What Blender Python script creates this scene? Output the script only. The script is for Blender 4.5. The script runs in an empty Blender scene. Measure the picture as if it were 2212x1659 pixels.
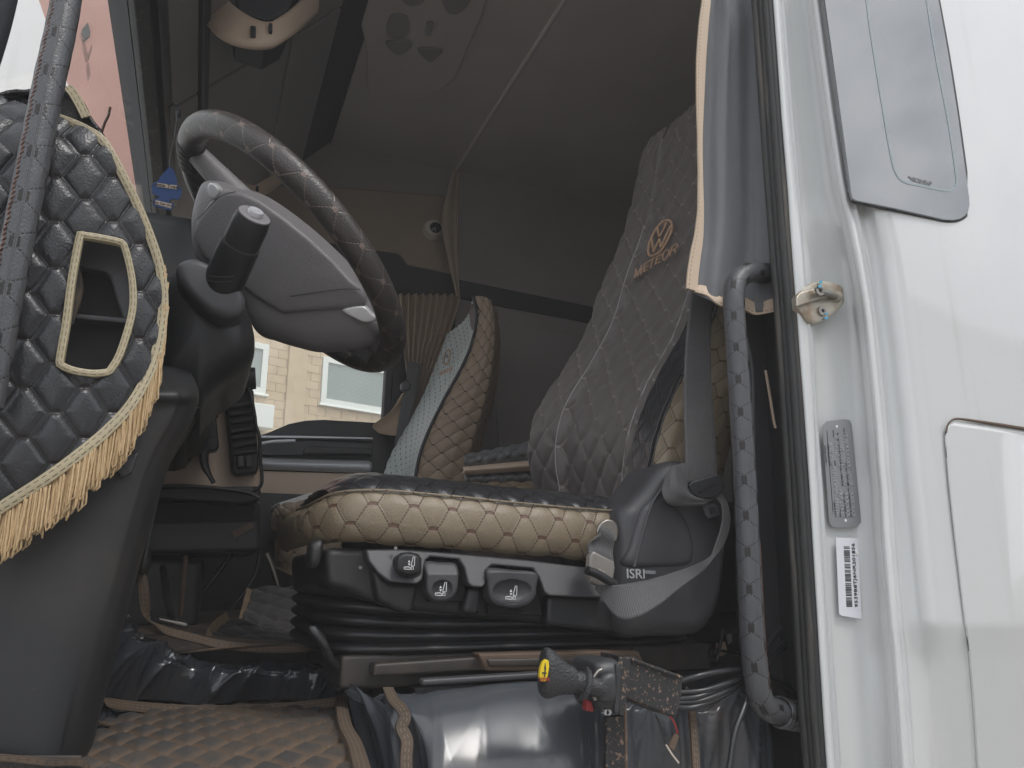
import bpy, math, random
import numpy as np
from mathutils import Vector, Matrix

random.seed(7)
rng = np.random.default_rng(7)
sc = bpy.context.scene
COL = sc.collection

# ------------------------------------------------------------------ camera
F, CX, CY = 1640.0, 1106.0, 829.5           # focal length and centre on a 2212 x 1659 frame
YAW, PITCH = math.radians(22.05), math.radians(14.35)
CAM = np.array([0.0, 0.0, 1.65])
FW = np.array([math.sin(YAW) * math.cos(PITCH), math.cos(YAW) * math.cos(PITCH), math.sin(PITCH)])
RT = np.array([math.cos(YAW), -math.sin(YAW), 0.0])
UP = np.cross(RT, FW)
cam = bpy.data.cameras.new('camera')
cam.sensor_width = 36.0
cam.lens = 36.0 * F / 2212.0
cam.clip_start, cam.clip_end = 0.02, 400.0
camo = bpy.data.objects.new('camera', cam)
COL.objects.link(camo)
camo.matrix_world = Matrix(((RT[0], UP[0], -FW[0], CAM[0]), (RT[1], UP[1], -FW[1], CAM[1]),
                            (RT[2], UP[2], -FW[2], CAM[2]), (0, 0, 0, 1)))
sc.camera = camo

# ------------------------------------------------------------------ overcast sky, soft sun, exposure
SUN_EL, SUN_AZ = math.radians(58), math.radians(150)   # azimuth from +Y towards +X
SKY_STRENGTH, SUN_STRENGTH, EXPOSURE = 0.15, 0.8, 0.58
w = bpy.data.worlds.new('World')
sc.world = w
w.use_nodes = True
nt = w.node_tree
nt.nodes.clear()
N = nt.nodes.new
sky = N('ShaderNodeTexSky'); sky.sky_type = 'NISHITA'; sky.sun_disc = False
sky.sun_elevation = SUN_EL; sky.sun_rotation = SUN_AZ; sky.air_density = 1.0; sky.dust_density = 4.0
hs = N('ShaderNodeHueSaturation'); hs.inputs['Saturation'].default_value = 0.22; hs.inputs['Value'].default_value = 1.0
tc = N('ShaderNodeTexCoord')
no = N('ShaderNodeTexNoise'); no.inputs['Scale'].default_value = 4.2; no.inputs['Detail'].default_value = 6
no.inputs['Roughness'].default_value = 0.55
rp = N('ShaderNodeValToRGB')
rp.color_ramp.elements[0].position, rp.color_ramp.elements[1].position = 0.40, 0.62
rp.color_ramp.elements[0].color = (3.9, 4.2, 4.7, 1); rp.color_ramp.elements[1].color = (8.6, 8.7, 8.9, 1)
mx = N('ShaderNodeMixRGB'); mx.inputs[0].default_value = 0.8
bg = N('ShaderNodeBackground'); bg.inputs[1].default_value = SKY_STRENGTH
ow = N('ShaderNodeOutputWorld')
L = nt.links.new
L(sky.outputs[0], hs.inputs['Color']); L(tc.outputs['Generated'], no.inputs['Vector']); L(no.outputs[0], rp.inputs[0])
L(hs.outputs[0], mx.inputs[1]); L(rp.outputs[0], mx.inputs[2]); L(mx.outputs[0], bg.inputs[0]); L(bg.outputs[0], ow.inputs[0])

sun = bpy.data.lights.new('sun', 'SUN'); sun.energy = SUN_STRENGTH; sun.angle = math.radians(14); sun.color = (1, .97, .93)
suno = bpy.data.objects.new('sun', sun); COL.objects.link(suno)
sd = Vector((math.sin(SUN_AZ) * math.cos(SUN_EL), math.cos(SUN_AZ) * math.cos(SUN_EL), math.sin(SUN_EL)))
suno.rotation_euler = sd.to_track_quat('Z', 'Y').to_euler()
sc.view_settings.view_transform = 'Standard'
sc.view_settings.look = 'None'
sc.view_settings.exposure = EXPOSURE
sc.view_settings.gamma = 1
sc.view_settings.use_curve_mapping = False
sc.render.engine = 'CYCLES'
sc.cycles.use_denoising = True
sc.cycles.max_bounces = 8
sc.cycles.diffuse_bounces = 5
sc.cycles.transparent_max_bounces = 12
sc.cycles.caustics_reflective = False
sc.cycles.caustics_refractive = False
sc.cycles.sample_clamp_indirect = 6

# ------------------------------------------------------------------ geometry helpers
def ray(x, y):
    return FW + RT * ((x - CX) / F) + UP * ((CY - y) / F)
def PY(x, y, Y):
    d = ray(x, y); return CAM + d * (Y / d[1])
def PX(x, y, X):
    d = ray(x, y); return CAM + d * (X / d[0])
def PZ(x, y, Z):
    d = ray(x, y); return CAM + d * ((Z - CAM[2]) / d[2])
def PYs(pts, Y):
    return [PY(p[0], p[1], p[2] if len(p) > 2 else Y) for p in pts]

def cat(P, n, closed=False):
    """Catmull-Rom resample of control points to n points."""
    P = np.asarray(P, float)
    m = len(P)
    if m == 1: return np.repeat(P, n, 0)
    if closed:
        t = np.arange(n) * m / n
        i = np.floor(t).astype(int); f = t - i
        p0, p1, p2, p3 = P[(i - 1) % m], P[i % m], P[(i + 1) % m], P[(i + 2) % m]
    else:
        t = np.linspace(0, m - 1, n)
        i = np.minimum(np.floor(t).astype(int), m - 2); f = t - i
        ext = np.concatenate([[2 * P[0] - P[1]], P, [2 * P[-1] - P[-2]]])
        p0, p1, p2, p3 = ext[i], ext[i + 1], ext[i + 2], ext[i + 3]
    f = f.reshape((-1,) + (1,) * (P.ndim - 1))
    return 0.5 * (2 * p1 + (p2 - p0) * f + (2 * p0 - 5 * p1 + 4 * p2 - p3) * f ** 2 + (3 * p1 - p0 - 3 * p2 + p3) * f ** 3)

def even(P, n, closed=False):
    """resample a polyline (after Catmull-Rom) at equal arc length."""
    Q = cat(P, max(200, 4 * n), closed)
    if closed: Q = np.concatenate([Q, Q[:1]])
    s = np.concatenate([[0], np.cumsum(np.linalg.norm(np.diff(Q, axis=0), axis=1))])
    t = np.linspace(0, s[-1], n + (1 if closed else 0))
    if closed: t = t[:-1]
    return np.stack([np.interp(t, s, Q[:, k]) for k in range(Q.shape[1])], 1)

def thing(name, label, cat_, loc, group=None, kind=None):
    o = bpy.data.objects.new(name, None); COL.objects.link(o)
    o.location = Vector([float(v) for v in loc]); o.empty_display_size = .05
    return tag(o, label, cat_, group, kind)
def tag(o, label=None, cat_=None, group=None, kind=None):
    if label: o['label'] = label
    if cat_: o['category'] = cat_
    if group: o['group'] = group
    if kind: o['kind'] = kind
    return o
def wloc(o):
    v = Vector((0, 0, 0))
    while o is not None:
        v = v + o.location; o = o.parent
    return v
def link(o, parent):
    COL.objects.link(o)
    if parent is not None:
        o.parent = parent
        o.matrix_parent_inverse = Matrix.Translation(-wloc(parent)) if parent.type == 'EMPTY' else Matrix.Identity(4)
    return o
def mesh(name, V, Fc, m, parent=None, smooth=True, uv=None, sharp=None, bevel=0, seg=2):
    me = bpy.data.meshes.new(name)
    me.from_pydata([tuple(map(float, v)) for v in V], [], [tuple(int(i) for i in f) for f in Fc])
    me.update()
    if uv is not None:
        ul = me.uv_layers.new(name='UVMap')
        idx = np.zeros(len(me.loops), int); me.loops.foreach_get('vertex_index', idx)
        ul.data.foreach_set('uv', np.asarray(uv, float)[idx].ravel())
    if smooth:
        me.polygons.foreach_set('use_smooth', [True] * len(me.polygons))
        if sharp: me.set_sharp_from_angle(angle=math.radians(sharp))
    me.materials.append(m)
    o = bpy.data.objects.new(name, me)
    link(o, parent)
    if bevel:
        b = o.modifiers.new('bevel', 'BEVEL'); b.width = bevel; b.segments = seg; b.limit_method = 'ANGLE'
        b.angle_limit = math.radians(35)
        o.modifiers.new('wn', 'WEIGHTED_NORMAL')
    return o

def prism(name, pts, off, m, parent=None, bevel=0.003, seg=2, sm=0, closed=True):
    """extrude a closed 3D outline by the vector off."""
    P = np.asarray(pts, float)
    if sm: P = even(P, sm, True)
    off = np.asarray(off, float)
    n = len(P)
    nrm = np.zeros(3)
    for i in range(n): nrm += np.cross(P[i], P[(i + 1) % n])
    if np.dot(nrm, off) > 0: P = P[::-1]
    V = np.concatenate([P, P + off])
    Fc = [tuple(range(n)), tuple(range(2 * n - 1, n - 1, -1))]
    Fc += [(i, n + i, n + (i + 1) % n, (i + 1) % n) for i in range(n)]
    return mesh(name, V, Fc, m, parent, smooth=True, sharp=35, bevel=bevel, seg=seg)
def plate(name, px, Y, th, m, parent=None, bevel=0.003, sm=0, seg=2):
    """outline seen at depth Y, th metres thick going inwards."""
    return prism(name, PYs(px, Y), (0, th, 0), m, parent, bevel, seg, sm)
def box(name, lo, hi, m, parent=None, bevel=0.004, rot=None):
    lo, hi = np.array(lo, float), np.array(hi, float)
    P = [(lo[0], lo[1], lo[2]), (hi[0], lo[1], lo[2]), (hi[0], lo[1], hi[2]), (lo[0], lo[1], hi[2])]
    return prism(name, P, (0, hi[1] - lo[1], 0), m, parent, bevel)

def tube(name, pts, r, m, parent=None, n=14, res=None, closed=False, flat=1.0, cap=True, rfun=None, raw=False):
    P = np.asarray(pts, float)
    if not raw: P = even(P, res or max(12, 8 * len(P)), closed)
    k = len(P)
    R = np.interp(np.linspace(0, 1, k), np.linspace(0, 1, len(np.atleast_1d(r))), np.atleast_1d(r))
    T = np.gradient(P, axis=0) if not closed else (np.roll(P, -1, 0) - np.roll(P, 1, 0))
    T /= np.linalg.norm(T, axis=1)[:, None] + 1e-12
    a = np.array([0, 0, 1.0]) if abs(T[0][2]) < .9 else np.array([1.0, 0, 0])
    u = np.cross(T[0], a); u /= np.linalg.norm(u)
    V, UV = [], []
    s = np.concatenate([[0], np.cumsum(np.linalg.norm(np.diff(P, axis=0), axis=1))])
    for i in range(k):
        u = u - T[i] * np.dot(u, T[i]); u /= np.linalg.norm(u)
        v = np.cross(T[i], u)
        for j in range(n):
            an = 2 * math.pi * j / n
            rr = R[i] * (rfun(s[i], an) if rfun else 1)
            V.append(P[i] + u * (rr * math.cos(an)) + v * (rr * flat * math.sin(an)))
            UV.append((s[i], an * R[0]))
    Fc = []
    kk = k if closed else k - 1
    for i in range(kk):
        for j in range(n):
            a_, b_ = i * n + j, i * n + (j + 1) % n
            c_, d_ = ((i + 1) % k) * n + (j + 1) % n, ((i + 1) % k) * n + j
            Fc.append((a_, b_, c_, d_))
    if cap and not closed:
        Fc.append(tuple(range(n - 1, -1, -1))); Fc.append(tuple((k - 1) * n + j for j in range(n)))
    return mesh(name, V, Fc, m, parent, uv=UV, sharp=60)

def loft(name, rings, m, parent=None, res=None, n=None, cap=True, sharp=50, bevel=0):
    R = np.asarray(rings, float)
    if res: R = cat(R, res)
    k, n = R.shape[:2]
    Fc = [(i * n + j, i * n + (j + 1) % n, (i + 1) * n + (j + 1) % n, (i + 1) * n + j) for i in range(k - 1) for j in range(n)]
    if cap: Fc += [tuple(range(n - 1, -1, -1)), tuple((k - 1) * n + j for j in range(n))]
    return mesh(name, R.reshape(-1, 3), Fc, m, parent, sharp=sharp, bevel=bevel)
def ring(c, u, v, ru, rv, n=24, p=2.0):
    """super-ellipse ring"""
    c, u, v = np.asarray(c, float), np.asarray(u, float), np.asarray(v, float)
    out = []
    for j in range(n):
        a = 2 * math.pi * j / n
        ca, sa = math.cos(a), math.sin(a)
        out.append(c + u * ru * math.copysign(abs(ca) ** (2 / p), ca) + v * rv * math.copysign(abs(sa) ** (2 / p), sa))
    return out

# stitch network of the quilted covers: short bars joined by diagonals
Q_BIG = (.058, .055, .012)
Q_SEAT = (.074, .090, .007)
Q_MAT = (.050, .075, .005)
def qdist(u, v, Q):
    W, H, Lb = Q
    x = np.abs((u + W / 2) % W - W / 2); y = np.abs((v + H / 2) % H - H / 2)
    dx, dy = W / 2 - Lb, H / 2
    d = np.abs((x - Lb / 2) * dy - y * dx) / math.hypot(dx, dy)
    b1 = np.hypot(np.maximum(x - Lb / 2, 0), y)
    b2 = np.hypot(np.maximum(W / 2 - Lb / 2 - x, 0), H / 2 - y)
    return np.minimum(d, np.minimum(b1, b2))

def gsurf(name, ctrl, nu, nv, m, parent=None, quilt=None, disp=None, thick=0, mask=None, uv0=(0, 0), swap=False, face=None,
          raw=False, sharp=None):
    """smooth sheet through a grid of control points (rows x columns); quilt=(Q, amp, delta)."""
    G = np.asarray(ctrl, float)
    if not raw: G = cat(np.swapaxes(cat(G, nv), 0, 1), nu).swapaxes(0, 1)
    nv, nu = G.shape[:2]
    du = np.linalg.norm(np.diff(G, axis=1), axis=2).mean(0); dv = np.linalg.norm(np.diff(G, axis=0), axis=2).mean(1)
    u = np.concatenate([[0], np.cumsum(du)]) + uv0[0]; v = np.concatenate([[0], np.cumsum(dv)]) + uv0[1]
    U, Vv = np.meshgrid(u, v)
    if swap: U, Vv = Vv, U
    nrm = np.cross(np.gradient(G, axis=1), np.gradient(G, axis=0))
    nrm /= np.linalg.norm(nrm, axis=2)[..., None] + 1e-12
    ref = (CAM - G.reshape(-1, 3).mean(0)) if face is None else np.asarray(face, float)
    flip = np.dot(nrm.reshape(-1, 3).mean(0), ref) < 0
    if flip: nrm = -nrm
    h = np.zeros(U.shape)
    if quilt is not None:
        d = qdist(U, Vv, quilt[0]); h += quilt[1] * (1 - np.exp(-d / quilt[2]))
    if disp is not None: h += disp(U, Vv, G)
    Gd = G + nrm * h[..., None]
    V = Gd.reshape(-1, 3); UV = np.stack([U.ravel(), Vv.ravel()], 1)
    Fc = []
    mk = np.ones((nv - 1, nu - 1), bool) if mask is None else mask(G)
    for i in range(nv - 1):
        for j in range(nu - 1):
            if mk[i, j]:
                q = (i * nu + j, i * nu + j + 1, (i + 1) * nu + j + 1, (i + 1) * nu + j)
                Fc.append(q[::-1] if not flip else q)
    if thick:
        n0 = len(V)
        V = np.concatenate([V, (Gd - nrm * thick).reshape(-1, 3)]); UV = np.concatenate([UV, UV])
        edge = {}
        for f in Fc:
            for a_, b_ in zip(f, f[1:] + f[:1]): edge[(a_, b_)] = 1
        back = [tuple(i + n0 for i in f[::-1]) for f in Fc]
        rim = [(b_, a_, a_ + n0, b_ + n0) for (a_, b_) in edge if (b_, a_) not in edge]
        Fc = Fc + back + rim
    return mesh(name, V, Fc, m, parent, uv=UV, sharp=sharp)

def ribbon(name, A, B, m, parent=None, nu=60, nv=5, thick=.0025, disp=None, face=None, sharp=None):
    """strip between two edge curves A and B (3D control points)."""
    A, B = even(A, nu), even(B, nu)
    rows = [A + (B - A) * t for t in np.linspace(0, 1, nv)]
    return gsurf(name, rows, nu, nv, m, parent, thick=thick, disp=disp, raw=True, face=face, sharp=sharp)
def strip(name, path, width, m, parent=None, n=80, thick=.003, nrm=(0, -1, 0), closed=False, sides=(-.5, .5), crown=0, uoff=0):
    """binding strip laid along a path; v runs 0..1 across it in the UV map."""
    P = even(path, n, closed)
    T = (np.roll(P, -1, 0) - np.roll(P, 1, 0)) if closed else np.gradient(P, axis=0)
    T /= np.linalg.norm(T, axis=1)[:, None]
    nr = np.broadcast_to(np.asarray(nrm, float), P.shape)
    S = np.cross(nr, T); S /= np.linalg.norm(S, axis=1)[:, None]
    prof = [(sides[0], -thick), (sides[0], 0), (sides[0] * .6 + sides[1] * .4, crown), (sides[0] * .4 + sides[1] * .6, crown), (sides[1], 0), (sides[1], -thick)]
    wd = np.broadcast_to(np.atleast_1d(width), (len(P),)) if np.ndim(width) == 0 else np.interp(np.linspace(0, 1, len(P)), np.linspace(0, 1, len(width)), width)
    s = np.concatenate([[0], np.cumsum(np.linalg.norm(np.diff(P, axis=0), axis=1))])
    V, UV = [], []
    for i in range(len(P)):
        for j, (a_, b_) in enumerate(prof):
            V.append(P[i] + S[i] * a_ * wd[i] + nr[i] * b_); UV.append((s[i], [0, 0, .4, .6, 1, 1][j]))
    k = len(prof); Fc = []
    N_ = len(P) if closed else len(P) - 1
    for i in range(N_):
        i2 = (i + 1) % len(P)
        for j in range(k):
            Fc.append((i * k + j, i * k + (j + 1) % k, i2 * k + (j + 1) % k, i2 * k + j))
    if not closed: Fc += [tuple(range(k - 1, -1, -1)), tuple((len(P) - 1) * k + j for j in range(k))]
    return mesh(name, V, Fc, m, parent, uv=UV, sharp=50)
def pillow(name, px, Y, th, m, parent=None, n=64, rings=14, prof=None, rnd=.006, sm=True, nrm=(0, -1, 0), pts=None):
    """plate with a rounded edge; prof(r, x, y) adds relief towards the viewer; star-shaped outline."""
    O = np.asarray(PYs(px, Y) if pts is None else pts, float)
    O = even(O, n, True) if sm else O
    n = len(O); c = O.mean(0); nr = np.asarray(nrm, float)
    rs = [0.0] + list(1 - (1 - np.linspace(0, 1, rings)[1:]) ** 1.6)
    size = np.linalg.norm(O - c, axis=1).min()
    V = [c + nr * (prof(0, c) if prof else 0)]
    for r in rs[1:]:
        e = (1 - r) * size
        drop = 0 if e > rnd else -(rnd - math.sqrt(max(rnd ** 2 - (rnd - e) ** 2, 0)))
        for k in range(n):
            p = c + (O[k] - c) * r
            V.append(p + nr * (drop + (prof(r, p) if prof else 0)))
    R = len(rs) - 1
    Fc = [(0, 1 + k, 1 + (k + 1) % n) for k in range(n)]
    for i in range(R - 1):
        b = 1 + i * n
        Fc += [(b + k, b + n + k, b + n + (k + 1) % n, b + (k + 1) % n) for k in range(n)]
    b = 1 + (R - 1) * n
    base = len(V)
    for k in range(n): V.append(O[k] - nr * th)
    Fc += [(b + k, base + k, base + (k + 1) % n, b + (k + 1) % n) for k in range(n)]
    Fc.append(tuple(base + k for k in range(n - 1, -1, -1)))
    V = np.array(V)
    f0 = Fc[0]
    if np.dot(np.cross(V[f0[1]] - V[f0[0]], V[f0[2]] - V[f0[0]]), nr) < 0: Fc = [f[::-1] for f in Fc]
    return mesh(name, V, Fc, m, parent, sharp=45)
def text(name, s, size, m, parent, o, xd, yd, depth=.0006, align='LEFT', lift=.0004, shear=0, bold=0, sx=1.0):
    cu = bpy.data.curves.new(name, 'FONT'); cu.body = s; cu.size = size; cu.align_x = align; cu.align_y = 'CENTER'
    cu.extrude = depth; cu.shear = shear; cu.offset = bold; cu.resolution_u = 3
    ob = bpy.data.objects.new(name + '_tmp', cu); COL.objects.link(ob)
    dg = bpy.context.evaluated_depsgraph_get()
    me = bpy.data.meshes.new_from_object(ob.evaluated_get(dg))
    bpy.data.objects.remove(ob)
    xd, yd = np.array(xd, float), np.array(yd, float)
    xd /= np.linalg.norm(xd); yd = yd - xd * np.dot(xd, yd); yd /= np.linalg.norm(yd)
    zd = np.cross(xd, yd); o = np.asarray(o, float)
    co = np.zeros(len(me.vertices) * 3); me.vertices.foreach_get('co', co); co = co.reshape(-1, 3)
    co = o + np.outer(co[:, 0] * sx, xd) + np.outer(co[:, 1], yd) + np.outer(co[:, 2] + lift, zd)
    me.vertices.foreach_set('co', co.ravel()); me.update()
    me.materials.clear(); me.materials.append(m)
    ob = bpy.data.objects.new(name, me)
    return link(ob, parent)
def inside(poly, x, y):
    poly = np.asarray(poly, float); c = np.zeros(np.shape(x), bool); n = len(poly)
    for i in range(n):
        x1, y1 = poly[i][:2]; x2, y2 = poly[(i + 1) % n][:2]
        t = ((y1 > y) != (y2 > y)) & (x < (x2 - x1) * (y - y1) / (y2 - y1 + 1e-12) + x1)
        c ^= t
    return c
def wob(seed, k=6, f=(1, 8)):
    r = np.random.default_rng(seed)
    ks = [(r.uniform(*f), r.uniform(*f), r.uniform(0, 6.28), r.uniform(.3, 1)) for _ in range(k)]
    return lambda a, b: sum(w_ * np.sin(a * p + b * q * (-1) ** i + ph) for i, (p, q, ph, w_) in enumerate(ks)) / k

# ------------------------------------------------------------------ materials
def mat(name, col, rough=.5, metal=0.0, vary=None, bump=None, coat=0, quilt=None, dirt=None, spec=.5, stitch=None, sheen=0, grime=None,
        wave=None, streak=None, rvar=0, ior=0, gd=.7):
    m = bpy.data.materials.new(name); m.use_nodes = True
    t = m.node_tree; n = t.nodes; l = t.links.new
    b = n['Principled BSDF']
    b.inputs['Roughness'].default_value = rough; b.inputs['Metallic'].default_value = metal
    b.inputs['Specular IOR Level'].default_value = spec
    if ior: b.inputs['IOR'].default_value = ior
    if coat: b.inputs['Coat Weight'].default_value = coat; b.inputs['Coat Roughness'].default_value = .035
    if sheen: b.inputs['Sheen Weight'].default_value = sheen; b.inputs['Sheen Roughness'].default_value = .5
    co = n.new('ShaderNodeTexCoord').outputs['Object']
    def val(v):
        x = n.new('ShaderNodeValue'); x.outputs[0].default_value = v; return x.outputs[0]
    def M(op, a, b_=None, c=None):
        x = n.new('ShaderNodeMath'); x.operation = op
        for i, q in enumerate((a, b_, c)):
            if q is None: continue
            if isinstance(q, (int, float)): x.inputs[i].default_value = q
            else: l(q, x.inputs[i])
        return x.outputs[0]
    def mixc(f, a, c):
        x = n.new('ShaderNodeMixRGB')
        for i, q in enumerate((f, a, c)):
            if isinstance(q, (int, float)): x.inputs[i].default_value = q
            elif isinstance(q, tuple): x.inputs[i].default_value = (*q, 1)
            else: l(q, x.inputs[i])
        return x.outputs[0]
    def noise(scale, det=4, rg=.55, vec=None, sc3=None):
        x = n.new('ShaderNodeTexNoise'); x.inputs['Scale'].default_value = scale; x.inputs['Detail'].default_value = det
        x.inputs['Roughness'].default_value = rg
        if sc3:
            mp = n.new('ShaderNodeMapping'); mp.inputs['Scale'].default_value = sc3; l(co, mp.inputs[0]); l(mp.outputs[0], x.inputs['Vector'])
        else: l(co, x.inputs['Vector'])
        return x.outputs[0]
    def sstep(x, a, c):
        r = n.new('ShaderNodeMapRange'); r.interpolation_type = 'SMOOTHSTEP'
        r.inputs[1].default_value = a; r.inputs[2].default_value = c; l(x, r.inputs[0]); return r.outputs[0]
    c = tuple(col)
    h = None
    if vary:                                  # (scale, second colour, amount)
        c = mixc(M('MULTIPLY', sstep(noise(vary[0]), .35, .68), vary[2]), c, tuple(vary[1]))
    if streak:                                # (scale xyz, colour, lo, hi)
        c = mixc(M('MULTIPLY', sstep(noise(1.0, 5, .6, sc3=streak[0]), streak[2], streak[3]), .8), c, tuple(streak[1]))
    rfac = None
    if dirt:                                  # list of (scale, colour, lo, hi, amount)
        for (s_, dc, lo, hi, am) in dirt:
            f = M('MULTIPLY', sstep(noise(s_, 6, .62), lo, hi), am)
            c = mixc(f, c, tuple(dc)); rfac = f
    if quilt:                                 # (W, H, L, thread colour, thread half width, bar half height, bar colour)
        W, H, Lb, tcol, tw, bh, bcol = quilt
        uvn = n.new('ShaderNodeUVMap'); sp = n.new('ShaderNodeSeparateXYZ'); l(uvn.outputs[0], sp.inputs[0])
        x, y = M('PINGPONG', sp.outputs[0], W / 2), M('PINGPONG', sp.outputs[1], H / 2)
        dx, dy = W / 2 - Lb, H / 2; nn = math.hypot(dx, dy)
        d = M('ABSOLUTE', M('SUBTRACT', M('MULTIPLY', M('SUBTRACT', x, Lb / 2), dy / nn), M('MULTIPLY', y, dx / nn)))
        dash = M('GREATER_THAN', M('SINE', M('MULTIPLY', y, 6.283 / .0042)), -.45)
        b1 = M('MULTIPLY', M('LESS_THAN', y, bh), M('LESS_THAN', x, Lb / 2))
        b2 = M('MULTIPLY', M('GREATER_THAN', y, H / 2 - bh), M('GREATER_THAN', x, W / 2 - Lb / 2))
        bar = M('MAXIMUM', b1, b2)
        th = M('MULTIPLY', M('LESS_THAN', d, tw), dash)
        if grime: c = mixc(M('MULTIPLY', M('SUBTRACT', 1.0, sstep(d, 0, grime[1])), M('ADD', .05, M('MULTIPLY', noise(14, 4), 1.1))), c, tuple(grime[0]))
        c = mixc(th, c, tuple(tcol)); c = mixc(bar, c, tuple(bcol))
        groove = M('ADD', M('MULTIPLY', M('MINIMUM', d, .0016), gd), M('MULTIPLY', bar, .001))
        h = groove
    if stitch:                                # two dashed rows along a binding (u metres, v 0..1)
        uvn = n.new('ShaderNodeUVMap'); sp = n.new('ShaderNodeSeparateXYZ'); l(uvn.outputs[0], sp.inputs[0])
        dash = M('GREATER_THAN', M('SINE', M('MULTIPLY', sp.outputs[0], 6.283 / .0085)), -.3)
        r = None
        for v0 in stitch[1:]:
            q = M('LESS_THAN', M('ABSOLUTE', M('SUBTRACT', sp.outputs[1], v0)), .035)
            r = q if r is None else M('MAXIMUM', r, q)
        r2 = M('MULTIPLY', r, dash)
        c = mixc(r2, c, tuple(stitch[0])); h = M('MULTIPLY', r, -.0012)
    if isinstance(c, tuple): b.inputs['Base Color'].default_value = (*c, 1)
    else: l(c, b.inputs['Base Color'])
    if rvar:
        l(M('ADD', M('MULTIPLY', M('SUBTRACT', noise(9, 5), .5), rvar), rough), b.inputs['Roughness'])
    if rfac is not None and not rvar:
        l(M('MAXIMUM', rough, M('MULTIPLY', rfac, .85)), b.inputs['Roughness'])
    if wave:                                  # (period, amplitude): woven ribs along UV u
        uvn = n.new('ShaderNodeUVMap'); sp = n.new('ShaderNodeSeparateXYZ'); l(uvn.outputs[0], sp.inputs[0])
        wv = M('MULTIPLY', M('SINE', M('ADD', M('MULTIPLY', sp.outputs[0], 6.283 / wave[0]),
                                      M('MULTIPLY', M('SINE', M('MULTIPLY', sp.outputs[1], 6.283 / (wave[0] * 1.3))), 1.2))), wave[1])
        h = wv if h is None else M('ADD', h, wv)
    if bump:                                  # (kind, scale, height in metres)
        if bump[0] == 'leather':
            vo = n.new('ShaderNodeTexVoronoi'); vo.feature = 'F1'; vo.inputs['Scale'].default_value = bump[1]
            l(co, vo.inputs['Vector'])
            g = M('MULTIPLY', M('SUBTRACT', 1.0, vo.outputs['Distance']), bump[2])
            g = M('ADD', g, M('MULTIPLY', noise(bump[1] * .5, 3), bump[2] * .4))
        else:
            g = M('MULTIPLY', noise(bump[1], 5, .6), bump[2])
        h = g if h is None else M('ADD', h, g)
    if h is not None:
        bp = n.new('ShaderNodeBump'); bp.inputs['Strength'].default_value = 1.0; bp.inputs['Distance'].default_value = 1.0
        l(h, bp.inputs['Height']); l(bp.outputs[0], b.inputs['Normal'])
    return m
def glassmat(name, tint, refl=.06, trans=1.0, rough=0.0):
    m = bpy.data.materials.new(name); m.use_nodes = True
    t = m.node_tree; n = t.nodes; l = t.links.new; n.clear()
    tr = n.new('ShaderNodeBsdfTransparent'); tr.inputs[0].default_value = (*tint, 1)
    gl = n.new('ShaderNodeBsdfGlossy'); gl.inputs['Roughness'].default_value = rough
    lw = n.new('ShaderNodeLayerWeight')
    pw = n.new('ShaderNodeMath'); pw.operation = 'POWER'; pw.inputs[1].default_value = 5; l(lw.outputs['Facing'], pw.inputs[0])
    fr = n.new('ShaderNodeMath'); fr.operation = 'MULTIPLY_ADD'; fr.inputs[1].default_value = .5; fr.inputs[2].default_value = refl * .5; l(pw.outputs[0], fr.inputs[0])
    mx_ = n.new('ShaderNodeMixShader'); o = n.new('ShaderNodeOutputMaterial')
    l(fr.outputs[0], mx_.inputs[0]); l(tr.outputs[0], mx_.inputs[1]); l(gl.outputs[0], mx_.inputs[2]); l(mx_.outputs[0], o.inputs[0])
    return m

BLK = (.026, .027, .030)
TAN = (.245, .198, .136)
THB = (.018, .014, .013)
M_ = {}
M_['paint'] = mat('white_paint', (.67, .685, .68), .22, coat=1.0, vary=(1.7, (.635, .65, .645), .6), streak=((26, 26, 1.2), (.56, .57, .55), .56, .86), dirt=[(5, (.50, .47, .41), .60, .9, .25), (160, (.42, .38, .32), .70, .80, .3)])
M_['rubber'] = mat('seal_rubber', (.035, .036, .036), .62, streak=((60, 60, 3), (.13, .115, .095), .52, .75), bump=('n', 220, .0008))
M_['plastic'] = mat('black_plastic', (.021, .022, .024), .40, bump=('n', 900, .00025), dirt=[(4, (.075, .062, .05), .52, .85, .4), (90, (.12, .10, .08), .66, .78, .35)], rvar=.16)
M_['plastic2'] = mat('charcoal_plastic', (.05, .05, .055), .42, bump=('n', 800, .0003), vary=(6, (.072, .072, .076), .6))
M_['dash'] = mat('dash_plastic', (.019, .020, .022), .46, bump=('n', 700, .0003), dirt=[(3.5, (.075, .062, .05), .5, .8, .45), (70, (.13, .105, .08), .66, .78, .4)], rvar=.18)
M_['shell'] = mat('wheel_plastic', (.21, .20, .205), .48, bump=('leather', 420, .0004))
M_['void'] = mat('dark_cavity', (.006, .006, .007), .7)
M_['leather'] = mat('black_leather', BLK, .29, bump=('leather', 380, .00028), quilt=(*Q_BIG, THB, .0008, .0032, (.020, .016, .016)))
M_['leather_bar'] = mat('bar_leather', (.078, .080, .086), .38, gd=.12, bump=('leather', 380, .0003),
                        quilt=(.052, .0487, .012, THB, .0009, .0044, (.012, .009, .009)))
M_['leather_rim'] = mat('wheel_leather', (.058, .051, .048), .33, gd=.3, bump=('leather', 330, .0004),
                        quilt=(.062, .060, .008, (.17, .13, .11), .0009, .0042, (.20, .15, .13)))
M_['tanleather'] = mat('tan_leather', TAN, .42, gd=.45, bump=('leather', 380, .0003), vary=(8, (.20, .158, .105), .7),
                       quilt=(*Q_BIG, (.085, .05, .036), .0008, .0026, (.13, .072, .05)))
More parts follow.
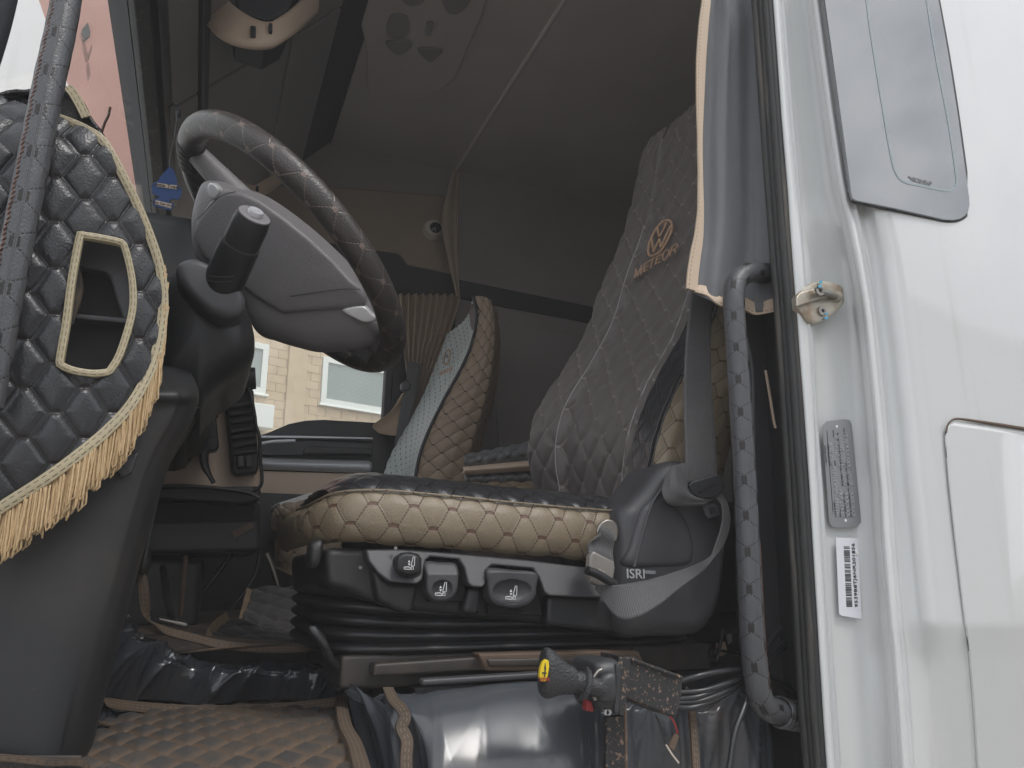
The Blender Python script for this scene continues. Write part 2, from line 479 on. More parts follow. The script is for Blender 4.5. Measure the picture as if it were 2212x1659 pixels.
M_['seatcloth'] = mat('grey_seat_cloth', (.120, .103, .097), .48, bump=('leather', 500, .0003), sheen=.15,
                      quilt=(*Q_SEAT, (.25, .22, .205), .0010, .0032, (.29, .25, .23)))
M_['seatcloth_far'] = mat('far_seat_cloth', (.15, .153, .155), .36, bump=('leather', 400, .0003),
                          quilt=(.045, .05, .008, (.09, .09, .09), .0009, .003, (.03, .03, .03)))
M_['paxfront'] = mat('lit_seat_cloth', (.58, .63, .61), .4, bump=('leather', 400, .0003),
                     quilt=(.045, .05, .008, (.22, .22, .22), .0009, .0035, (.05, .05, .05)), vary=(5, (.42, .45, .44), .6))  # windscreen light painted into the base colour of the black cloth
M_['farTan'] = mat('far_tan_leather', (.32, .24, .165), .5, quilt=(.06, .058, .006, (.10, .065, .045), .0012, .003, (.06, .035, .025)))
M_['bind'] = mat('tan_binding', (.42, .36, .235), .5, bump=('leather', 300, .0004), stitch=((.085, .055, .035), .28, .74), dirt=[(14, (.19, .155, .10), .5, .8, .5)])
M_['bind_plain'] = mat('beige_piping', (.66, .52, .39), .6, bump=('n', 240, .0006), stitch=((.36, .26, .18), .2))
M_['matbind'] = mat('mat_binding', (.24, .17, .105), .7, bump=('n', 300, .0005), dirt=[(20, (.1, .07, .045), .45, .7, .7)])
M_['seam'] = mat('dusty_seam', (.095, .066, .045), .75, bump=('n', 300, .0006), stitch=((.2, .15, .1), .35, .65), dirt=[(20, (.05, .038, .03), .45, .7, .7)])
M_['gold'] = mat('gold_thread', (.60, .43, .235), .5, bump=('n', 900, .0006), vary=(120, (.46, .315, .16), .7), sheen=.2)
M_['beige'] = mat('beige_trim', (.66, .51, .39), .55, bump=('n', 600, .0003), vary=(2, (.60, .46, .35), .5))
M_['beige_dk'] = mat('brown_beige_trim', (.34, .265, .20), .6, bump=('n', 500, .0003), vary=(2, (.29, .225, .175), .6))
M_['ceil'] = mat('ceiling_fabric', (.52, .475, .445), .9, bump=('n', 500, .0006), vary=(1.2, (.40, .36, .335), .7), sheen=.2)
M_['ceil_lt'] = mat('ceiling_seam', (.75, .71, .66), .7)
M_['wallfab'] = mat('cab_wall_fabric', (.31, .28, .262), .9, bump=('n', 400, .0006), vary=(1.4, (.25, .225, .21), .7), sheen=.2)
M_['navy'] = mat('dark_trim', (.03, .032, .038), .6)
M_['header'] = mat('header_panel', (.27, .258, .25), .6, bump=('n', 600, .0003), vary=(2, (.23, .22, .215), .6))
M_['curtain'] = mat('grey_curtain_cloth', (.17, .176, .19), .8, bump=('n', 700, .0004), sheen=.25, vary=(3, (.15, .155, .165), .5))
M_['curtain_b'] = mat('beige_curtain_cloth', (.34, .25, .175), .85, bump=('n', 500, .0005), sheen=.2)
M_['vinyl'] = mat('glossy_vinyl', (.034, .038, .045), .075, spec=.6, dirt=[(7, (.12, .092, .066), .56, .78, .55), (30, (.14, .105, .07), .62, .85, .35)])
M_['vinyl_dull'] = mat('grey_vinyl', (.066, .072, .082), .19, spec=.55, dirt=[(5, (.15, .108, .078), .48, .78, .5), (40, (.17, .12, .08), .62, .85, .45)])
M_['matdirt'] = mat('muddy_quilted_mat', (.055, .050, .046), .8, bump=('n', 260, .0012),
                    dirt=[(6, (.15, .10, .062), .40, .62, .75), (24, (.21, .135, .078), .55, .75, .6)])
M_['matquilt'] = mat('muddy_diamond_mat', (.05, .046, .043), .8, bump=('n', 260, .0012),
                     dirt=[(5, (.115, .08, .052), .42, .68, .6), (24, (.20, .13, .075), .58, .8, .5)], quilt=(*Q_MAT, (.17, .11, .065), .0012, .003, (.16, .10, .06)), grime=((.20, .128, .076), .009))
M_['matclean'] = mat('quilted_mat', (.045, .044, .047), .6, dirt=[(9, (.085, .066, .05), .5, .75, .6)], bump=('n', 300, .0005))
M_['webbing'] = mat('belt_webbing', (.078, .076, .079), .55, wave=(.0034, .00022), sheen=.2)
M_['steel'] = mat('bare_steel', (.36, .345, .32), .36, 1.0, vary=(30, (.38, .33, .28), .5), bump=('n', 200, .0003))
M_['chrome'] = mat('bright_steel', (.8, .8, .8), .16, 1.0)
M_['striker'] = mat('zinc_striker', (.50, .47, .40), .42, .75, dirt=[(42, (.36, .20, .10), .45, .72, .65)], bump=('n', 150, .0003))
M_['bluemark'] = mat('blue_paint_mark', (.10, .38, .55), .6)
M_['silver'] = mat('silver_trim', (.62, .62, .65), .34, .5)
M_['silver_lt'] = mat('silver_inlay', (.72, .72, .73), .3, .3)
M_['plate'] = mat('aluminium_plate', (.30, .31, .32), .42, .35, bump=('n', 600, .0001))
M_['emboss'] = mat('embossed_letters', (.52, .53, .54), .35, .3)
M_['ink'] = mat('black_ink', (.03, .03, .032), .6)
M_['ink2'] = mat('faded_ink', (.22, .225, .23), .6)
M_['paper'] = mat('sticker_paper', (.74, .74, .79), .5)
M_['rustbox'] = mat('rusty_black_steel', (.028, .028, .03), .5, bump=('n', 160, .0008),
                    dirt=[(190, (.30, .20, .14), .57, .62, .85), (60, (.24, .155, .105), .60, .66, .8)])
M_['rustedge'] = mat('rusty_edge', (.13, .085, .06), .7, dirt=[(40, (.3, .2, .14), .5, .65, .8)], bump=('n', 200, .0008))
M_['knob'] = mat('knob_rubber', (.035, .036, .039), .4, bump=('leather', 420, .0009))
M_['castblk'] = mat('cast_black', (.05, .052, .056), .38, bump=('n', 400, .0004), vary=(20, (.035, .035, .038), .6))
M_['yellow'] = mat('yellow_label', (.85, .62, .02), .4)
M_['red'] = mat('red_plastic', (.32, .03, .03), .5)
M_['cable'] = mat('cable_sheath', (.02, .021, .023), .3, spec=.6)
M_['brownwire'] = mat('brown_wire', (.10, .05, .03), .6)
M_['white'] = mat('white_print', (.82, .82, .82), .5)
M_['cream'] = mat('cream_plastic', (.62, .55, .47), .4)
M_['thread'] = mat('seam_thread', (.42, .41, .42), .7)
M_['threadred'] = mat('lacing_thread', (.17, .075, .05), .7)
M_['emb'] = mat('embroidery_thread', (.52, .34, .22), .55, bump=('n', 700, .0005), vary=(90, (.4, .25, .16), .6))
M_['blue'] = mat('blue_card', (.012, .055, .20), .6)
M_['cardpale'] = mat('card_label', (.62, .50, .40), .6)
M_['clearbag'] = mat('scuffed_sleeve', (.24, .22, .20), .25, spec=.6, dirt=[(35, (.62, .56, .5), .56, .66, .85), (12, (.1, .09, .085), .5, .7, .6)])
M_['brownbox'] = mat('brown_rail_paint', (.13, .088, .06), .7, bump=('n', 200, .0005), vary=(20, (.09, .062, .045), .6))
M_['railblk'] = mat('dusty_rail', (.04, .036, .033), .5, dirt=[(8, (.10, .075, .055), .45, .7, .6)])
M_['glass_dark'] = mat('quarter_glass', (.085, .10, .115), .03, ior=2.6)
M_['frit'] = mat('frit_band', (.30, .36, .38), .4)
M_['pinkwall'] = mat('red_wall_paint', (.50, .285, .235), .9, vary=(.5, (.36, .18, .145), .7), bump=('n', 40, .004),
                     streak=((2, 2, .3), (.30, .15, .12), .55, .8))
M_['whitewall'] = mat('white_wall_paint', (.92, .91, .92), .9, streak=((3, 3, .3), (.70, .69, .70), .55, .8))
M_['brownpaint'] = mat('brown_wall_paint', (.21, .10, .075), .9)
M_['tanblock'] = mat('tan_block', (.60, .475, .31), .9, vary=(3, (.52, .40, .26), .8), bump=('n', 30, .004))
M_['tanjoint'] = mat('tan_mortar', (.54, .425, .28), .95)
M_['winframe'] = mat('white_window_frame', (.78, .82, .78), .5)
M_['blind'] = mat('window_blind', (.46, .52, .51), .5)
M_['concrete'] = mat('yard_concrete', (.30, .285, .26), .9, vary=(.6, (.22, .21, .19), .8), bump=('n', 20, .01))
M_['shedmetal'] = mat('corrugated_metal', (.42, .43, .44), .5, .2, streak=((3, 3, .5), (.3, .29, .28), .5, .8))
M_['glass'] = glassmat('clear_glass', (.97, .985, .975))
M_['smoke'] = mat('smoked_lens', (.012, .012, .014), .12, spec=.8)

# ================================================================== outside
g = prism('ground', [(-40, -40, -.2), (40, -40, -.2), (40, -40, 0), (-40, -40, 0)], (0, 100, 0), M_['concrete'], None, bevel=0)
tag(g, 'pale concrete yard the truck stands on', 'ground', kind='structure')

# tan block building beyond the passenger window
bd = thing('office_building', 'tan block building with white framed windows beyond the far side window', 'building', (4, 20, 0))
fdir = np.array([math.sin(math.radians(71)), math.cos(math.radians(71)), 0.0])
fn = np.array([fdir[1], -fdir[0], 0.0])          # outward normal, towards the truck
F0 = PY(690, 800, 17.0)
def fac(x, y, out=0.0):
    d = ray(x, y); t = np.dot(F0 + fn * out - CAM, fn) / np.dot(d, fn); return CAM + d * t
def fst(p):
    return np.dot(p - F0, fdir), p[2]
def fpt(s, z, out=0.0):
    return np.array([F0[0], F0[1], 0]) + fdir * s + fn * out + np.array([0, 0, z])
prism('wall', [fpt(-2.9, 0, -.006), fpt(12, 0, -.006), fpt(12, 9, -.006), fpt(-2.9, 9, -.006)], -fn * .4, M_['tanjoint'], bd, 0)
sA, zA = fst(fac(697, 768)); sB, zB = fst(fac(695, 872)); s1R, z1T = fst(fac(580, 748)); s1b, z1B = fst(fac(566, 852))
zt, zb = (zA + z1T) / 2, (zB + z1B) / 2
wins = [(s1R - 1.9, s1R, zb, zt), (sA, sA + 2.3, zb, zt)]
for (a, b_, c, d) in wins:
    wn = prism('window', [fpt(a, c, -.004), fpt(b_, c, -.004), fpt(b_, d, -.004), fpt(a, d, -.004)], -fn * .05, M_['blind'], bd, 0)
    k = .13
    for q in ([(a, c), (b_, c), (b_, c + k), (a, c + k)], [(a, d - k), (b_, d - k), (b_, d), (a, d)],
              [(a, c + k), (a + k, c + k), (a + k, d - k), (a, d - k)], [(b_ - k, c + k), (b_, c + k), (b_, d - k), (b_ - k, d - k)]):
        prism('frame', [fpt(s, z, .06) for s, z in q], -fn * .05, M_['winframe'], wn, .006)
    prism('sill', [fpt(a - .05, c - .05, .12), fpt(b_ + .05, c - .05, .12), fpt(b_ + .05, c, .10), fpt(a - .05, c, .10)], -fn * .1, M_['winframe'], wn, .006)
    nsl = 26
    slat = None
    for i in range(nsl):
        z = c + k + (d - c - 2 * k) * (i + .5) / nsl
        if slat is None:
            slat = prism('slat', [fpt(a + k, z - .018, .02), fpt(b_ - k, z - .018, .02), fpt(b_ - k, z + .006, .004), fpt(a + k, z + .006, .004)],
                         -fn * .004, M_['blind'], wn, 0)
            z0 = z
        else:
            s2 = slat.copy(); COL.objects.link(s2); s2.location.z = z - z0
    prism('pane', [fpt(a + k, c + k, .03), fpt(b_ - k, c + k, .03), fpt(b_ - k, d - k, .03), fpt(a + k, d - k, .03)], -fn * .004, M_['glass'], wn, 0)
bh, bl = .19, .40
def cuts(a0, a1, c0, c1):
    out = [(a0, a1)]
    for (a, b_, c, d) in wins:
        if c1 > c + .05 and c0 < d - .05:
            nx = []
            for p, q in out:
                if p < a: nx.append((p, min(q, a)))
                if q > b_: nx.append((max(p, b_), q))
            out = nx
    return [(p, q) for p, q in out if q - p > .03]
blk = None
z = 2.7
row = 0
while z < 7.2:
    s = -2.8 + (row % 2) * bl / 2
    while s < 3.4:
        ok = not any(s + bl > a - .01 and s < b_ + .01 and z + bh > c - .01 and z < d + .01 for (a, b_, c, d) in wins)
        pil = sA - .85 < s + bl / 2 < sA - .35
        if not ok and not pil:
            for s_0, s_1 in cuts(s, s + bl, z, z + bh):
                prism('block', [fpt(s_0 + .005, z + .005, .008), fpt(s_1 - .005, z + .005, .008), fpt(s_1 - .005, z + bh - .005, .008), fpt(s_0 + .005, z + bh - .005, .008)], -fn * .02, M_['tanblock'], bd, 0)
        if ok and not pil:
            if blk is None:
                blk = prism('block', [fpt(s + .005, z + .005, .008), fpt(s + bl - .005, z + .005, .008), fpt(s + bl - .005, z + bh - .005, .008),
                                      fpt(s + .005, z + bh - .005, .008)], -fn * .02, M_['tanblock'], bd, 0)
                b0 = (s, z)
            else:
                q = blk.copy(); COL.objects.link(q)
                dv = fdir * (s - b0[0]) + np.array([0, 0, z - b0[1]]) + fn * rng.uniform(-.002, .002)
                q.location = Vector(dv)
        s += bl
    z += bh; row += 1
prism('pilaster', [fpt(sA - .82, 0, .05), fpt(sA - .38, 0, .05), fpt(sA - .38, 9, .05), fpt(sA - .82, 9, .05)], -fn * .05, M_['tanblock'], bd, .02)
sc_, zc_ = fst(fac(560, 905))
prism('ventilator_box', [fpt(sc_ - .3, zc_ - .25, .4), fpt(sc_ + .15, zc_ - .25, .4), fpt(sc_ + .15, zc_ + .25, .4), fpt(sc_ - .3, zc_ + .25, .4)], -fn * .4, M_['winframe'], bd, .02)

# faded red wall ahead of the truck
rA, rB = PZ(85, 0, 6.2), PZ(150, 190, 6.2)
rdir = (rB - rA) / np.linalg.norm(rB - rA); rn = np.array([rdir[1], -rdir[0], 0.0])
wbd = thing('white_building', 'white plastered wall at the left edge, seen through the windscreen', 'building', (rA[0], rA[1], 0))
rb = thing('red_building', 'faded red painted wall seen through the windscreen above the dashboard', 'building', (-2, 9, 0))
rq = [rA - rdir * 2.2, rA + rdir * 2.4]
prism('wall', [rq[0] * (1, 1, 0), rq[1] * (1, 1, 0), rq[1], rq[0]], -rn * 1.5, M_['whitewall'], wbd, .01)
box('wall', (-7, 9.0, 0), (.34, 9.4, 10.5), M_['pinkwall'], rb, 0)
def rp3(x, y, out):
    return PY(x, y, 9.0 - out)
def wallp(px, out=.02): return [rp3(x, y, out) for x, y in px]
prism('plaque', wallp([(190, 48), (194, 66), (193, 76), (182, 87), (176, 70), (178, 62)], .03), (0, .03, 0), M_['ink'], rb, 0)
for q in ([(176, 82), (182, 88), (192, 124), (188, 136), (184, 132)], [(189, 118), (198, 96), (199, 103), (191, 130)],
          [(187, 140), (192, 135), (195, 160), (190, 174), (187, 158)]):
    prism('painted_mark', wallp(q, .006), (0, .006, 0), M_['brownpaint'], rb, 0)

# corrugated shed across the yard, behind the photographer: it shows only in the gloss of the paint
sd_ = thing('corrugated_shed', 'grey corrugated metal shed across the yard, mirrored faintly in the white cab paint', 'shed', (8, -9, 0))
V_, F_ = [], []
nr_ = 150
for i in range(nr_ + 1):
    x = 1.5 + 22 * i / nr_; y = -9 + (.0 if (i // 2) % 2 else -.10)
    V_ += [(x, y, 0), (x, y, 6.4)]
for i in range(nr_): F_.append((2 * i, 2 * i + 2, 2 * i + 3, 2 * i + 1))
mesh('wall', V_, F_, M_['shedmetal'], sd_, smooth=False)
box('roof', (1.3, -15, 6.4), (23.7, -8.6, 6.55), M_['shedmetal'], sd_, 0)
box('door', (5.0, -9.0, 0), (8.6, -8.86, 4.4), M_['header'], sd_, .01)

# ================================================================== truck cab
cab = thing('truck_cab', 'white truck cab with its driver door open, seen from the yard', 'truck', (.4, 2.0, 1.3))
YI = 3.06                                            # inner face of the far side

# ---- white body side with the recessed door jamb: rows of (image y), columns of (image x, depth)
rows_y = [-90, 0, 120, 250, 380, 430, 480, 560, 640, 700, 760, 860, 930, 1000, 1060, 1150, 1250, 1350, 1420, 1480, 1560, 1659, 1760]
edge_x = [1660, 1668, 1677, 1686, 1697, 1701, 1704, 1710, 1716, 1721, 1725, 1733, 1738, 1743, 1747, 1752, 1758, 1764, 1768, 1772, 1777, 1784, 1791]
flat_a = [1684, 1691, 1699, 1709, 1722, 1728, 1738, 1752, 1757, 1759, 1760, 1762, 1764, 1766, 1760, 1758, 1764, 1776, 1784, 1790, 1798, 1806, 1814]
flat_b = [1738, 1746, 1762, 1779, 1797, 1806, 1818, 1836, 1850, 1857, 1863, 1872, 1877, 1882, 1888, 1890, 1896, 1906, 1914, 1916, 1920, 1926, 1934]
ridge = [1750, 1760, 1776, 1794, 1814, 1824, 1836, 1852, 1866, 1874, 1880, 1890, 1896, 1900, 1906, 1910, 1918, 1926, 1934, 1938, 1944, 1950, 1958]
val = [1770, 1780, 1797, 1816, 1838, 1850, 1862, 1880, 1890, 1896, 1902, 1912, 1918, 1924, 1928, 1936, 1944, 1952, 1958, 1962, 1968, 1976, 1984]
skin = [1800, 1812, 1830, 1850, 1872, 1884, 1896, 1912, 1922, 1930, 1938, 1948, 1956, 1962, 1968, 1978, 1988, 1998, 2006, 2010, 2016, 2024, 2032]
far_x = [2330] * len(rows_y)
yy = np.array(rows_y, float)
low = np.clip((yy - 1418) / 240, 0, 1.4)
step = np.where(yy > 1418, .012, 0) + low * .035
pocket = np.exp(-((yy - 505) / 40.0) ** 2) * -.008 + np.where((yy > 520) & (yy < 1010), .006, 0)
rows = []
ysamp = np.linspace(-90, 1760, 150)
def ip(a): return np.interp(ysamp, yy, np.asarray(a, float))
ex, fa, fb, rg_, vl, sk = ip(edge_x), ip(flat_a), ip(flat_b), ip(ridge), ip(val), ip(skin)
fa = np.maximum(fa, ex + 22)
stp, pk = ip(step), ip(pocket)
for i, y in enumerate(ysamp):
    c = [(ex[i] - 6, .945), (ex[i], .900), (ex[i] + 4, .892), (ex[i] + 12, .890), (fa[i] - 6, .892), (fa[i], .898 + pk[i] * .5), (fa[i] + 8, .904 + pk[i]),
         ((fa[i] + fb[i]) / 2, .906 + pk[i]), (fb[i] - 8, .904 + pk[i]), (fb[i], .894 + pk[i] * .5), (rg_[i] - 6, .864), (rg_[i], .855), (rg_[i] + 8, .855), (vl[i] - 6, .863), (vl[i], .871), (vl[i] + 10, .870),
         (sk[i] - 8, .859 + stp[i] * .6), (sk[i], .850 + stp[i]), (sk[i] + 40, .846 + stp[i]), (2090, .842 + stp[i]), (2180, .840 + stp[i]), (2260, .840 + stp[i]), (2400, .842 + stp[i])]
    rows.append([PY(x, y, Y) for x, Y in c])
gsurf('body_side', rows, len(rows[0]), len(rows), M_['paint'], cab, thick=.02, raw=True)
# quarter window, its pressed frame and the frosted band
glass_px = [(1770, -90), (1782, 0), (1800, 130), (1822, 290), (1839, 415), (1843, 430), (1851, 434), (1930, 450), (2010, 468), (2040, 475), (2060, 476), (2074, 473), (2085, 466), (2092, 456), (2095, 443), (2094, 425),
            (2088, 380), (2070, 250), (2048, 110), (2028, 0), (2012, -90)]
YG = .838
fr_ = thing_frame = None
wpane = plate('quarter_window', glass_px, YG, .006, M_['glass_dark'], cab, bevel=.001)
o_ = np.array(glass_px[3:], float)
strip('window_rubber', PYs(glass_px[4:], YG + .004), .008, M_['rubber'], wpane, n=120, thick=.004)
bandp = [(1866, -60), (1880, 60), (1910, 250), (1926, 340), (1936, 374), (1952, 392), (1985, 400), (2040, 411), (2056, 410), (2066, 398), (2066, 380), (2050, 270), (2020, 110), (1996, -40)]
strip('frosted_band', PYs(bandp, YG - .0006), .0045, M_['frit'], wpane, n=150, thick=.0004)
ax = PY(1965, 382, YG) ; bx_ = PY(2050, 403, YG)
text('etched_number', '*NR201856*', .0135, M_['ink2'], wpane, PY(1962, 386, YG), bx_ - ax, (0, 0, 1), .0002, sx=.8)
# storage hatch: follows the skin, a dark gap round its edge
hl = [(912, 2064), (916, 2054), (924, 2048), (945, 2045), (1040, 2053), (1150, 2065), (1270, 2079), (1370, 2091), (1420, 2097), (1480, 2102), (1560, 2108), (1659, 2114), (1760, 2120)]
hrow = []
for y in np.linspace(912, 1760, 90):
    x0 = np.interp(y, [q[0] for q in hl], [q[1] for q in hl]); sv = float(np.interp(y, ysamp, stp))
    hrow.append([PY(x0 + (2340 - x0) * t, y + (.145 * (x0 + (2340 - x0) * t - 2064)) * max(0, 1 - (y - 912) / 300), .8375 + sv) for t in (0, .004, .02, .3, 1)])
hd = gsurf('hatch_door', hrow, 5, 90, M_['paint'], cab, raw=True, thick=.004)
hg = [PY(x - 2.2, y, .8405 + float(np.interp(y, ysamp, stp))) for y, x in hl[2:]]
tube('hatch_gap', hg, .0011, M_['navy'], hd, n=6, res=60)
hg2 = [PY(x, y, .838) for x, y in ((2044, 935), (2048, 917), (2058, 907), (2074, 905), (2130, 913), (2212, 926), (2330, 944))]
tube('hatch_gap', hg2, [.0012, .0022, .003, .0032, .0032, .0032], M_['brownbox'], hd, n=8, res=60)

# ---- door seal: rubber strips round the aperture edge
def vline(xs, Y): return PYs([(x, y) for x, y in zip(xs, [-90, 0, 400, 700, 1000, 1300, 1500, 1659, 1760])], Y)
seal = None
for nm, xs, Y, r in (('door_seal', [1648, 1655, 1684, 1707, 1728, 1747, 1759, 1771, 1778], .908, .0085), ('seal_lip', [1655, 1662, 1692, 1716, 1737, 1757, 1768, 1779, 1786], .902, .0060),
                     ('seal_lip', [1638, 1645, 1674, 1697, 1717, 1736, 1748, 1761, 1769], .918, .0080), ('seal_lip', [1624, 1631, 1660, 1683, 1702, 1721, 1733, 1746, 1754], .928, .0070)):
    t = tube(nm, vline(xs, Y), r, M_['rubber'], cab if seal is None else seal, n=10, res=70)
    seal = seal or t
# pillar trim just inside the seal
ribbon('pillar_inner', vline([1636, 1644, 1674, 1698, 1716, 1736, 1750, 1762, 1768], .945), vline([1570, 1570, 1566, 1572, 1580, 1590, 1600, 1610, 1615], 1.25), M_['plastic'], cab, nu=30, nv=6, thick=.01)

# ---- striker on the jamb
YS = .884
st = pillow('door_striker', [(1724, 640), (1731, 628), (1750, 612), (1774, 604), (1800, 609), (1818, 615), (1824, 622), (1826, 650), (1823, 658), (1800, 680), (1780, 694), (1760, 700), (1744, 692), (1726, 664)],
            YS, .022, M_['striker'], cab, sm=False, rnd=.003, rings=8)
plate('strap', [(1721, 641), (1728, 632), (1772, 619), (1790, 626), (1785, 641), (1722, 662)], YS - .012, .008, M_['striker'], st, bevel=.002)
pa, pb = PY(1810, 642, YS), PY(1772, 628, YS - .022)
tube('pin', [pa, (pa + pb) / 2, pb], .0055, M_['steel'], st, n=16, res=8)
tube('pin_collar', [pa, pa + (pb - pa) * .18], .0088, M_['striker'], st, n=16, res=4)
for (x, y, Y) in ((1772, 627, YS - .024), (1778, 671, YS - .003)):
    c = PY(x, y, Y)
    sw = tube('screw', [c, c + np.array([0, .004, 0])], .0085, M_['steel'], st, n=20, res=3)
    tube('screw_socket', [c + np.array([0, -.0004, 0]), c + np.array([0, .002, 0])], .0032, M_['void'], st, n=6, res=3)
for q in ([(1771, 606), (1777, 606), (1776, 613), (1770, 613)], [(1768, 616), (1775, 616), (1775, 621), (1768, 621)], [(1783, 676), (1788, 674), (1788, 679), (1783, 681)], [(1782, 685), (1790, 683), (1788, 689), (1782, 690)]):
    plate('paint_mark', q, YS - (.0265 if q[0][1] == 616 else .0042), .001, M_['bluemark'], st, bevel=0)

# ---- chassis data plate and barcode sticker
YP = .8985
dp = thing('data_plate', 'grey aluminium data plate stamped with chassis numbers, fixed to the white jamb', 'plate', PY(1820, 1140, YP))
body = pillow('plate_sheet', [(1778, 930), (1779, 918), (1786, 910), (1826, 905), (1837, 908), (1841, 918), (1860, 1115), (1861, 1128), (1853, 1138), (1810, 1140), (1798, 1137), (1792, 1126)], YP - .003, .0012, M_['plate'], dp, rnd=.0006, sm=False, rings=5)
for x, y in ((1808, 921), (1827, 1124)):
    c = PY(x, y, YP - .0034)
    tube('rivet', [c, c + np.array([0, .001, 0])], .0022, M_['white'], dp, n=12, res=3)
A0, A1 = PY(1815, 1105, YP - .0032), PY(1797, 925, YP - .0032)
xd = A1 - A0
ydv = PY(1797, 1105, YP) - PY(1830, 1105, YP)
def ptext(s, x, y, size, m, depth=.0006, sx=1.0): return text('stamped_text', s, size, m, dp, PY(x, y, YP - .0032), xd, ydv, depth, sx=sx)
ptext('*9539B8TJ6NR201856*', 1811.5, 1117, .0098, M_['emboss'], sx=.86); ptext('6000 3808', 1798, 1006, .0098, M_['emboss'], sx=.86)
ptext('29.520  6X4', 1821, 1117, .0098, M_['emboss'], sx=.86); ptext('V', 1812.5, 1007, .0098, M_['emboss']); ptext('D1,5%  5', 1809.5, 985, .0098, M_['emboss'], sx=.86)
ptext('XXX/XXX', 1833, 1117, .0098, M_['emboss'], sx=.86); ptext('74000', 1826, 1050, .0098, M_['emboss'], sx=.86); ptext('23000/28500', 1822, 1007, .0098, M_['emboss'], sx=.86)
ptext('XXX/XXX', 1845, 1117, .0098, M_['emboss'], sx=.86); ptext('80000', 1838.5, 1048, .0098, M_['emboss'], sx=.86); ptext('XXXXXX 06/21', 1834, 1011, .0098, M_['emboss'], sx=.86)
for s, x, y in (('N DO CHASSI', 1805, 1117), ('MODELO', 1816, 1117), ('PBT LEGAL / TEC. - kg', 1827, 1117), ('PBT C / 3 EIXO LEGAL / TEC. - kg', 1839, 1117), ('PBTC LEGAL / TEC. - kg', 1820, 1050), ('CMT LEGAL / TEC. - kg', 1832, 1050),
                ('PBT C / 3 EIXO LEGAL / TEC. - kg', 1816, 1006), ('ENTRE EIXOS', 1792, 1006), ('COR', 1789, 972), ('TRANS', 1801, 944), ('DATA', 1824, 938), ('EIXO', 1804, 1006), ('Industria Brasileira', 1785, 1000)):
    ptext(s, x, y, .0036, M_['ink'], .0002)
box('rule_line', PY(1798, 1110, YP - .0034), PY(1799, 1110, YP - .0034) + np.array([.0004, .001, .001]), M_['ink'], dp, 0)
plate('rule_line', [(1786, 930), (1787, 930), (1800, 1105), (1799, 1105)], YP - .0034, .0008, M_['ink'], dp, bevel=0)

bs = thing('barcode_sticker', 'white paper barcode sticker below the data plate on the jamb', 'sticker', PY(1838, 1330, YP))
plate('paper', [(1806, 1161), (1854, 1163), (1861, 1337), (1818, 1330), (1813, 1326)], YP - .0018, .0008, M_['paper'], bs, bevel=0)
plate('torn_edge', [(1849, 1192), (1853, 1187), (1856, 1200), (1851, 1199)], YP - .0032, .001, M_['white'], bs, bevel=0)
rr = random.Random(4)
yb = 1180.0
while yb < 1311:
    wd_ = rr.choice((.9, 1.0, 1.6, 2.2)); t = (yb - 1180) / 131
    xl, xr = 1823 + 6 * t, 1835.5 + 6 * t
    if rr.random() > .08: plate('bar', [(xl, yb), (xr, yb + .4), (xr + .05, yb + .4 + wd_), (xl + .05, yb + wd_)], YP - .0024, .0006, M_['ink'], bs, bevel=0)
    yb += wd_ + rr.choice((.9, 1.1, 1.7))
text('printed_number', '9539B8TJ6NR201856', .0082, M_['ink'], bs, PY(1850, 1312, YP - .002), PY(1843, 1180, YP) - PY(1850, 1312, YP), PY(1830, 1312, YP) - PY(1850, 1312, YP), .0003, sx=1.3)

# ---- ceiling, overhead cabinets, far side wall
ZC = 3.5
XH, ZH = .38, 3.5
box('ceiling', (.38, .95, ZC), (2.0, 3.2, ZC + .05), M_['ceil'], cab, .0)
box('ceiling_seam', (.945, 1.0, ZC - .008), (.957, 3.1, ZC), M_['ceil_lt'], cab, .002)
# shallow console pressed into the ceiling with vents and switches
def pc(x, y, z=ZC - .012): return PZ(x, y, z)
cons = prism('ceiling_console', [pc(790, -60), pc(1045, -60), pc(1005, 120), pc(960, 190), pc(860, 225), pc(800, 205), pc(792, 120)], (0, 0, .012), M_['ceil'], cab, .008, sm=60)
for q in ([(868, -10), (918, -10), (912, 8), (890, 14), (872, 6)], [(955, -20), (1015, -20), (1012, 10), (985, 32), (962, 22)], [(846, 35), (880, 40), (878, 80), (836, 76)], [(835, 92), (888, 94), (882, 110), (862, 120), (842, 108)],
          [(904, 106), (954, 110), (945, 124), (930, 135), (912, 122)], [(922, 52), (936, 52), (928, 76), (918, 76)]):
    prism('vent', [pc(x, y, ZC - .02) for x, y in q], (0, 0, .012), M_['header'], cons, .002, sm=24)
# sloping cabinets above the windscreen
pA, pB = np.array([-.221, 2.85]), np.array([.38, 3.5])
sl = (pB - pA); sln = np.array([sl[1], -sl[0]]); sln /= np.linalg.norm(sln)
def hp(t, Y, out=0.0):
    q = pA + sl * t + sln * out; return np.array([q[0], Y, q[1]])
def hpan(name, t0, t1, Y0, Y1, out, m, th=.03, bevel=.004, parent=cab):
    n3 = np.array([sln[0], 0, sln[1]])
    return prism(name, [hp(t0, Y0, out), hp(t1, Y0, out), hp(t1, Y1, out), hp(t0, Y1, out)], -n3 * th, m, parent, bevel)
hpan('cabinet_frame', -.03, 1.03, .9, 3.15, -.012, M_['navy'], .03, 0)
for Y0, Y1 in ((.93, 2.043), (2.057, 3.1)):
    hpan('cabinet_panel', .075, .175, Y0, Y1, 0, M_['header'])
    hpan('cabinet_panel', .215, .566, Y0, Y1, 0, M_['header'])
    hpan('cabinet_panel', .576, .80, Y0, Y1, 0, M_['header'])
    hpan('cabinet_panel', .80, 1.0, Y0, Y1, -.02, M_['navy'])
